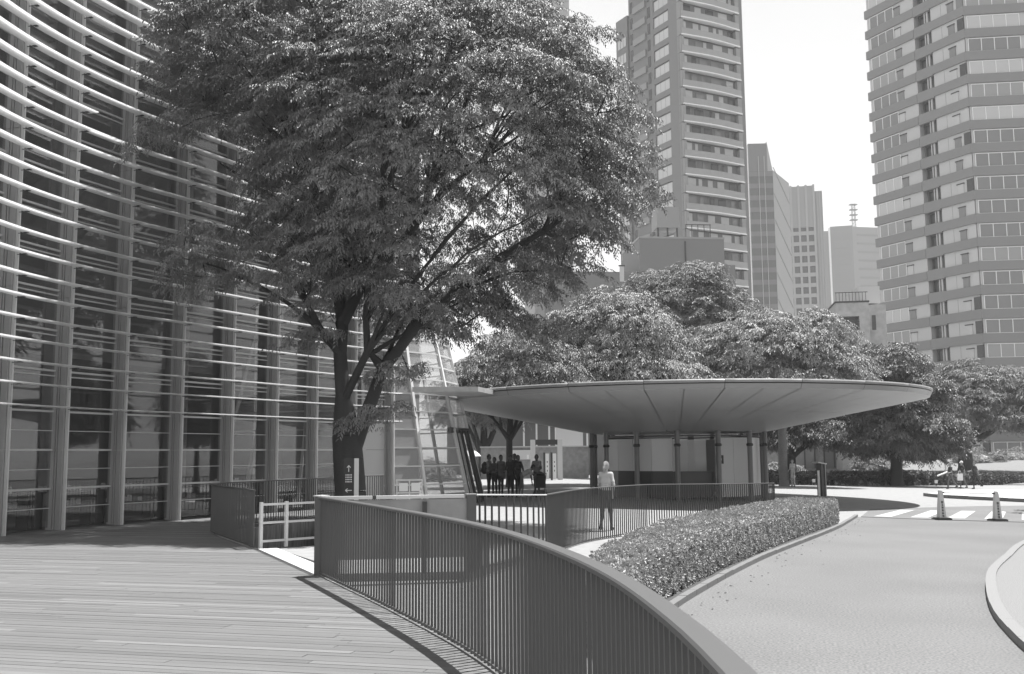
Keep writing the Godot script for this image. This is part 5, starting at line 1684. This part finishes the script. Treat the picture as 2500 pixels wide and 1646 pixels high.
	if p.get("skirt", false):
		bones.append([Vector3(0, 0.95, 0), Vector3(0, 0.62, 0), 0.12, 0.17, 3])
	if p.get("shirt_tail", false):
		bones.append([Vector3(-0.06, 0.95, 0), Vector3(0.06, 0.88, 0), 0.13, 0.13, 2])
	var t := thing("person", label, "person", at, turn, group)
	var o := part("body", body_mesh(bones, p.col, p.get("cell", 0.026), fingers), M.body, t)
	o.transform = Transform3D(Basis.from_scale(Vector3(s * 0.88, s, s * 0.88)), Vector3(0, -low * s, 0))
	return t

func make_people() -> void:
	var grp := "group waiting in the canopy shade"
	var dk := 0.025
	# walking woman behind the curved railing, seen from behind
	person("woman with a ponytail in a pale top walking behind the bar railing", on_ground(2.17, -24.0), PI - 0.45, 1.6, {"cell": 0.02, "tail": true, "col": [0.3, 0.33, 0.42, 0.07, 0.05], "arm": [[-14, 2, 18], [16, 26, 16]], "leg": [[16, 4], [-12, -24]], "nod": 4}, "")
	var gz := -43.1
	person("person with a dark backpack in a pale shirt at the end of the waiting group", on_ground(-1.02, gz), 1.2, 1.78, {"col": [dk, 0.12, 0.22, 0.03, 0.03], "arm": [[20, 60, 8], [10, 70, 8]]}, grp)
	person("person in dark clothes turned towards the pale-shirted backpacker", on_ground(-0.78, gz + 0.35), -0.6, 1.66, {"col": [dk, 0.1, 0.05, 0.03, 0.02], "arm": [[10, 70, 8], [20, 80, 6]]}, grp)
	person("person in a loose grey shirt facing out of the waiting group", on_ground(-0.52, gz - 0.1), 0.5, 1.75, {"col": [dk, 0.12, 0.12, 0.03, 0.03], "shirt_tail": true, "arm": [[5, 14, 12], [0, 8, 12]], "long": true, "sleeve": 2}, grp)
	person("person in a dark top with arms folded in the waiting group", on_ground(-0.12, gz), 0.1, 1.73, {"col": [dk, 0.12, 0.03, 0.025, 0.02], "arm": [[25, 100, 10], [25, 95, 10]], "long": true, "sleeve": 2}, grp)
	person("taller person in dark jacket behind the bending woman", on_ground(0.06, gz - 0.25), -0.3, 1.8, {"col": [dk, 0.1, 0.035, 0.03, 0.02], "long": true, "sleeve": 2}, grp)
	person("person in dark clothes beside the bending woman, head tilted", on_ground(0.2, gz - 0.05), 0.5, 1.74, {"col": [dk, 0.11, 0.03, 0.03, 0.02], "long": true, "sleeve": 2, "look": 30, "arm": [[10, 20, 14], [5, 20, 20]]}, grp)
	person("person in a striped pale top bending down over the pushchair", on_ground(0.36, gz + 0.45), 1.45, 1.66, {"col": [dk, 0.14, 0.42, 0.16, 0.4], "lean": 62, "nod": -25, "arm": [[15, 8, 6], [35, 40, 6]], "leg": [[6, -4], [-10, -14]]}, grp)
	person("person in a pale short-sleeved shirt standing behind the pushchair", on_ground(1.0, gz - 0.35), -0.2, 1.76, {"col": [dk, 0.1, 0.24, 0.06, 0.03], "arm": [[25, 75, 14], [25, 80, 12]], "nod": 12}, grp)
	# a worn backpack
	var bp := thing("backpack", "dark backpack on the back of the pale-shirted person", "backpack", on_ground(-1.2, gz - 0.06) + Vector3(0, 0.98, 0), 1.2)
	part("bag", tube_mesh([Vector3(0, 0, 0), Vector3(0, 0.05, 0), Vector3(0, 0.4, -0.01), Vector3(0, 0.5, 0.02)], [0.06, 0.15, 0.14, 0.05], 10), M.black, bp)
	part("pocket", tube_mesh([Vector3(0, 0.06, -0.1), Vector3(0, 0.1, -0.12), Vector3(0, 0.24, -0.11), Vector3(0, 0.27, -0.09)], [0.03, 0.09, 0.09, 0.03], 8), M.dark_metal, bp)
	# pushchair
	var st := thing("pushchair", "dark folding pushchair with a raised hood in front of the group", "pushchair", on_ground(1.12, gz + 0.35), 0.15)
	var hood := lathe([Vector2(0.0, 0.2), Vector2(0.12, 0.17), Vector2(0.2, 0.08), Vector2(0.22, 0.0)], 14)
	part("hood", hood, M.black, st, Transform3D(Basis(Vector3.RIGHT, -0.5).scaled(Vector3(1.05, 1.2, 1)), Vector3(0, 0.82, -0.02)))
	box("seat_back", M.black, st, Vector3(0, 0.64, 0.06), Vector3(0.4, 0.5, 0.07)).rotation.x = 0.25
	box("seat", M.black, st, Vector3(0, 0.42, -0.12), Vector3(0.38, 0.06, 0.34))
	box("basket", M.dark_metal, st, Vector3(0, 0.22, 0.0), Vector3(0.34, 0.14, 0.36))
	var fs := new_st()
	for x in [-0.21, 0.21]:
		tube(fs, [Vector3(x, 0.12, -0.36), Vector3(x, 0.5, 0.0), Vector3(x, 1.0, 0.3)], [0.013, 0.013, 0.013], 6)
		tube(fs, [Vector3(x, 0.12, 0.28), Vector3(x, 0.6, 0.04)], [0.013, 0.013], 6)
	tube(fs, [Vector3(-0.21, 1.0, 0.3), Vector3(0.21, 1.0, 0.3)], [0.016, 0.016], 6)
	part("frame", done(fs), M.rail, st)
	for x in [-0.22, 0.22]:
		for z in [-0.36, 0.28]:
			var w := part("wheel", tube_mesh([Vector3(x - 0.03, 0.1, z), Vector3(x - 0.028, 0.1, z), Vector3(x + 0.028, 0.1, z), Vector3(x + 0.03, 0.1, z)], [0.05, 0.1, 0.1, 0.05], 14), M.black, st)
	# walkers on the far pavement
	var gw := "walkers on the far pavement"
	person("walker in a dark top carrying a pale rolled sheet and a white bag", on_ground(27.7, -64.9), -1.4, 1.66, {"col": [0.12, 0.3, 0.06, 0.14, 0.04], "arm": [[20, 95, 6], [10, 75, 6]], "leg": [[24, 6], [-20, -40]], "wide": true}, gw)
	person("walker in a white cap half hidden behind the companion", on_ground(29.0, -66.2), -1.4, 1.74, {"col": [0.1, 0.3, 0.06, 0.16, 0.04, 0.6], "cap": true, "arm": [[10, 30, 8], [-10, 5, 8]], "leg": [[14, 2], [-12, -26]]}, gw)
	person("walker in dark trousers with a shoulder bag leading the pair", on_ground(29.5, -65.5), -1.45, 1.72, {"col": [0.08, 0.3, 0.07, 0.035, 0.03], "arm": [[25, 80, 8], [-25, -10, 8]], "leg": [[10, 0], [-26, -44]]}, gw)
	var bag := thing("shopping_bag", "flat white carrier bag hanging beside the walker's knee", "bag", on_ground(28.1, -64.5) + Vector3(0, 0.55, 0), 0.2)
	box("sack", M.white, bag, Vector3(0, 0.2, 0), Vector3(0.36, 0.42, 0.1))
	var hs := new_st()
	tube(hs, [Vector3(-0.1, 0.4, 0), Vector3(-0.06, 0.58, 0), Vector3(0.06, 0.58, 0), Vector3(0.1, 0.4, 0)], [0.012, 0.012, 0.012, 0.012], 5)
	part("handle", done(hs), M.white, bag)
	var rl := thing("rolled_sheet", "pale rolled sheet held out in front of the walker", "roll", on_ground(27.15, -64.8) + Vector3(0, 0.92, 0))
	part("roll", tube_mesh([Vector3(-0.35, -0.12, 0), Vector3(0.3, 0.12, 0)], [0.05, 0.05], 8), M.white, rl)
	part("end", tube_mesh([Vector3(-0.352, -0.121, 0), Vector3(-0.36, -0.124, 0)], [0.05, 0.02], 8), M.panel_pale, rl)
	# two people by the booth
	person("person in a pale top and dark skirt waiting beside the booth wall", on_ground(14.8, -61.0), 0.6, 1.62, {"col": [0.04, 0.25, 0.3, 0.04, 0.03], "skirt": true, "arm": [[8, 40, 8], [4, 30, 8]]}, "people beside the pale tree trunk")
	person("person in a long pale dress half behind the pale tree trunk", on_ground(17.35, -63.6), -0.8, 1.66, {"col": [0.12, 0.3, 0.42, 0.4, 0.1], "skirt": true, "wide": true, "arm": [[10, 60, 8], [6, 20, 8]]}, "people beside the pale tree trunk")

func _ready() -> void:
	R.seed = 4711
	set_view()
	make_materials()
	mat("panel_frost", 0.72, 0.5)
	mat("tower_tile_mid", 0.33, 0.7)
	mat("frame_dark", 0.06, 0.6)
	mat("panel_mid", 0.31, 0.5)
	mat("far_mid2", 0.3, 0.7)
	mat("far_pale2", 0.34, 0.7)
	make_ground()
	make_deck()
	make_museum()
	make_entrance()
	make_canopy()
	apartment_tower()
	striped_tower()
	slab_tower()
	grid_tower()
	far_blocks()
	back_walls()
	make_leaves()
	make_railings()
	make_hedges()
	make_big_tree()
	make_far_trees()
	make_litter()
	make_cones()
	make_signs()
	make_people()
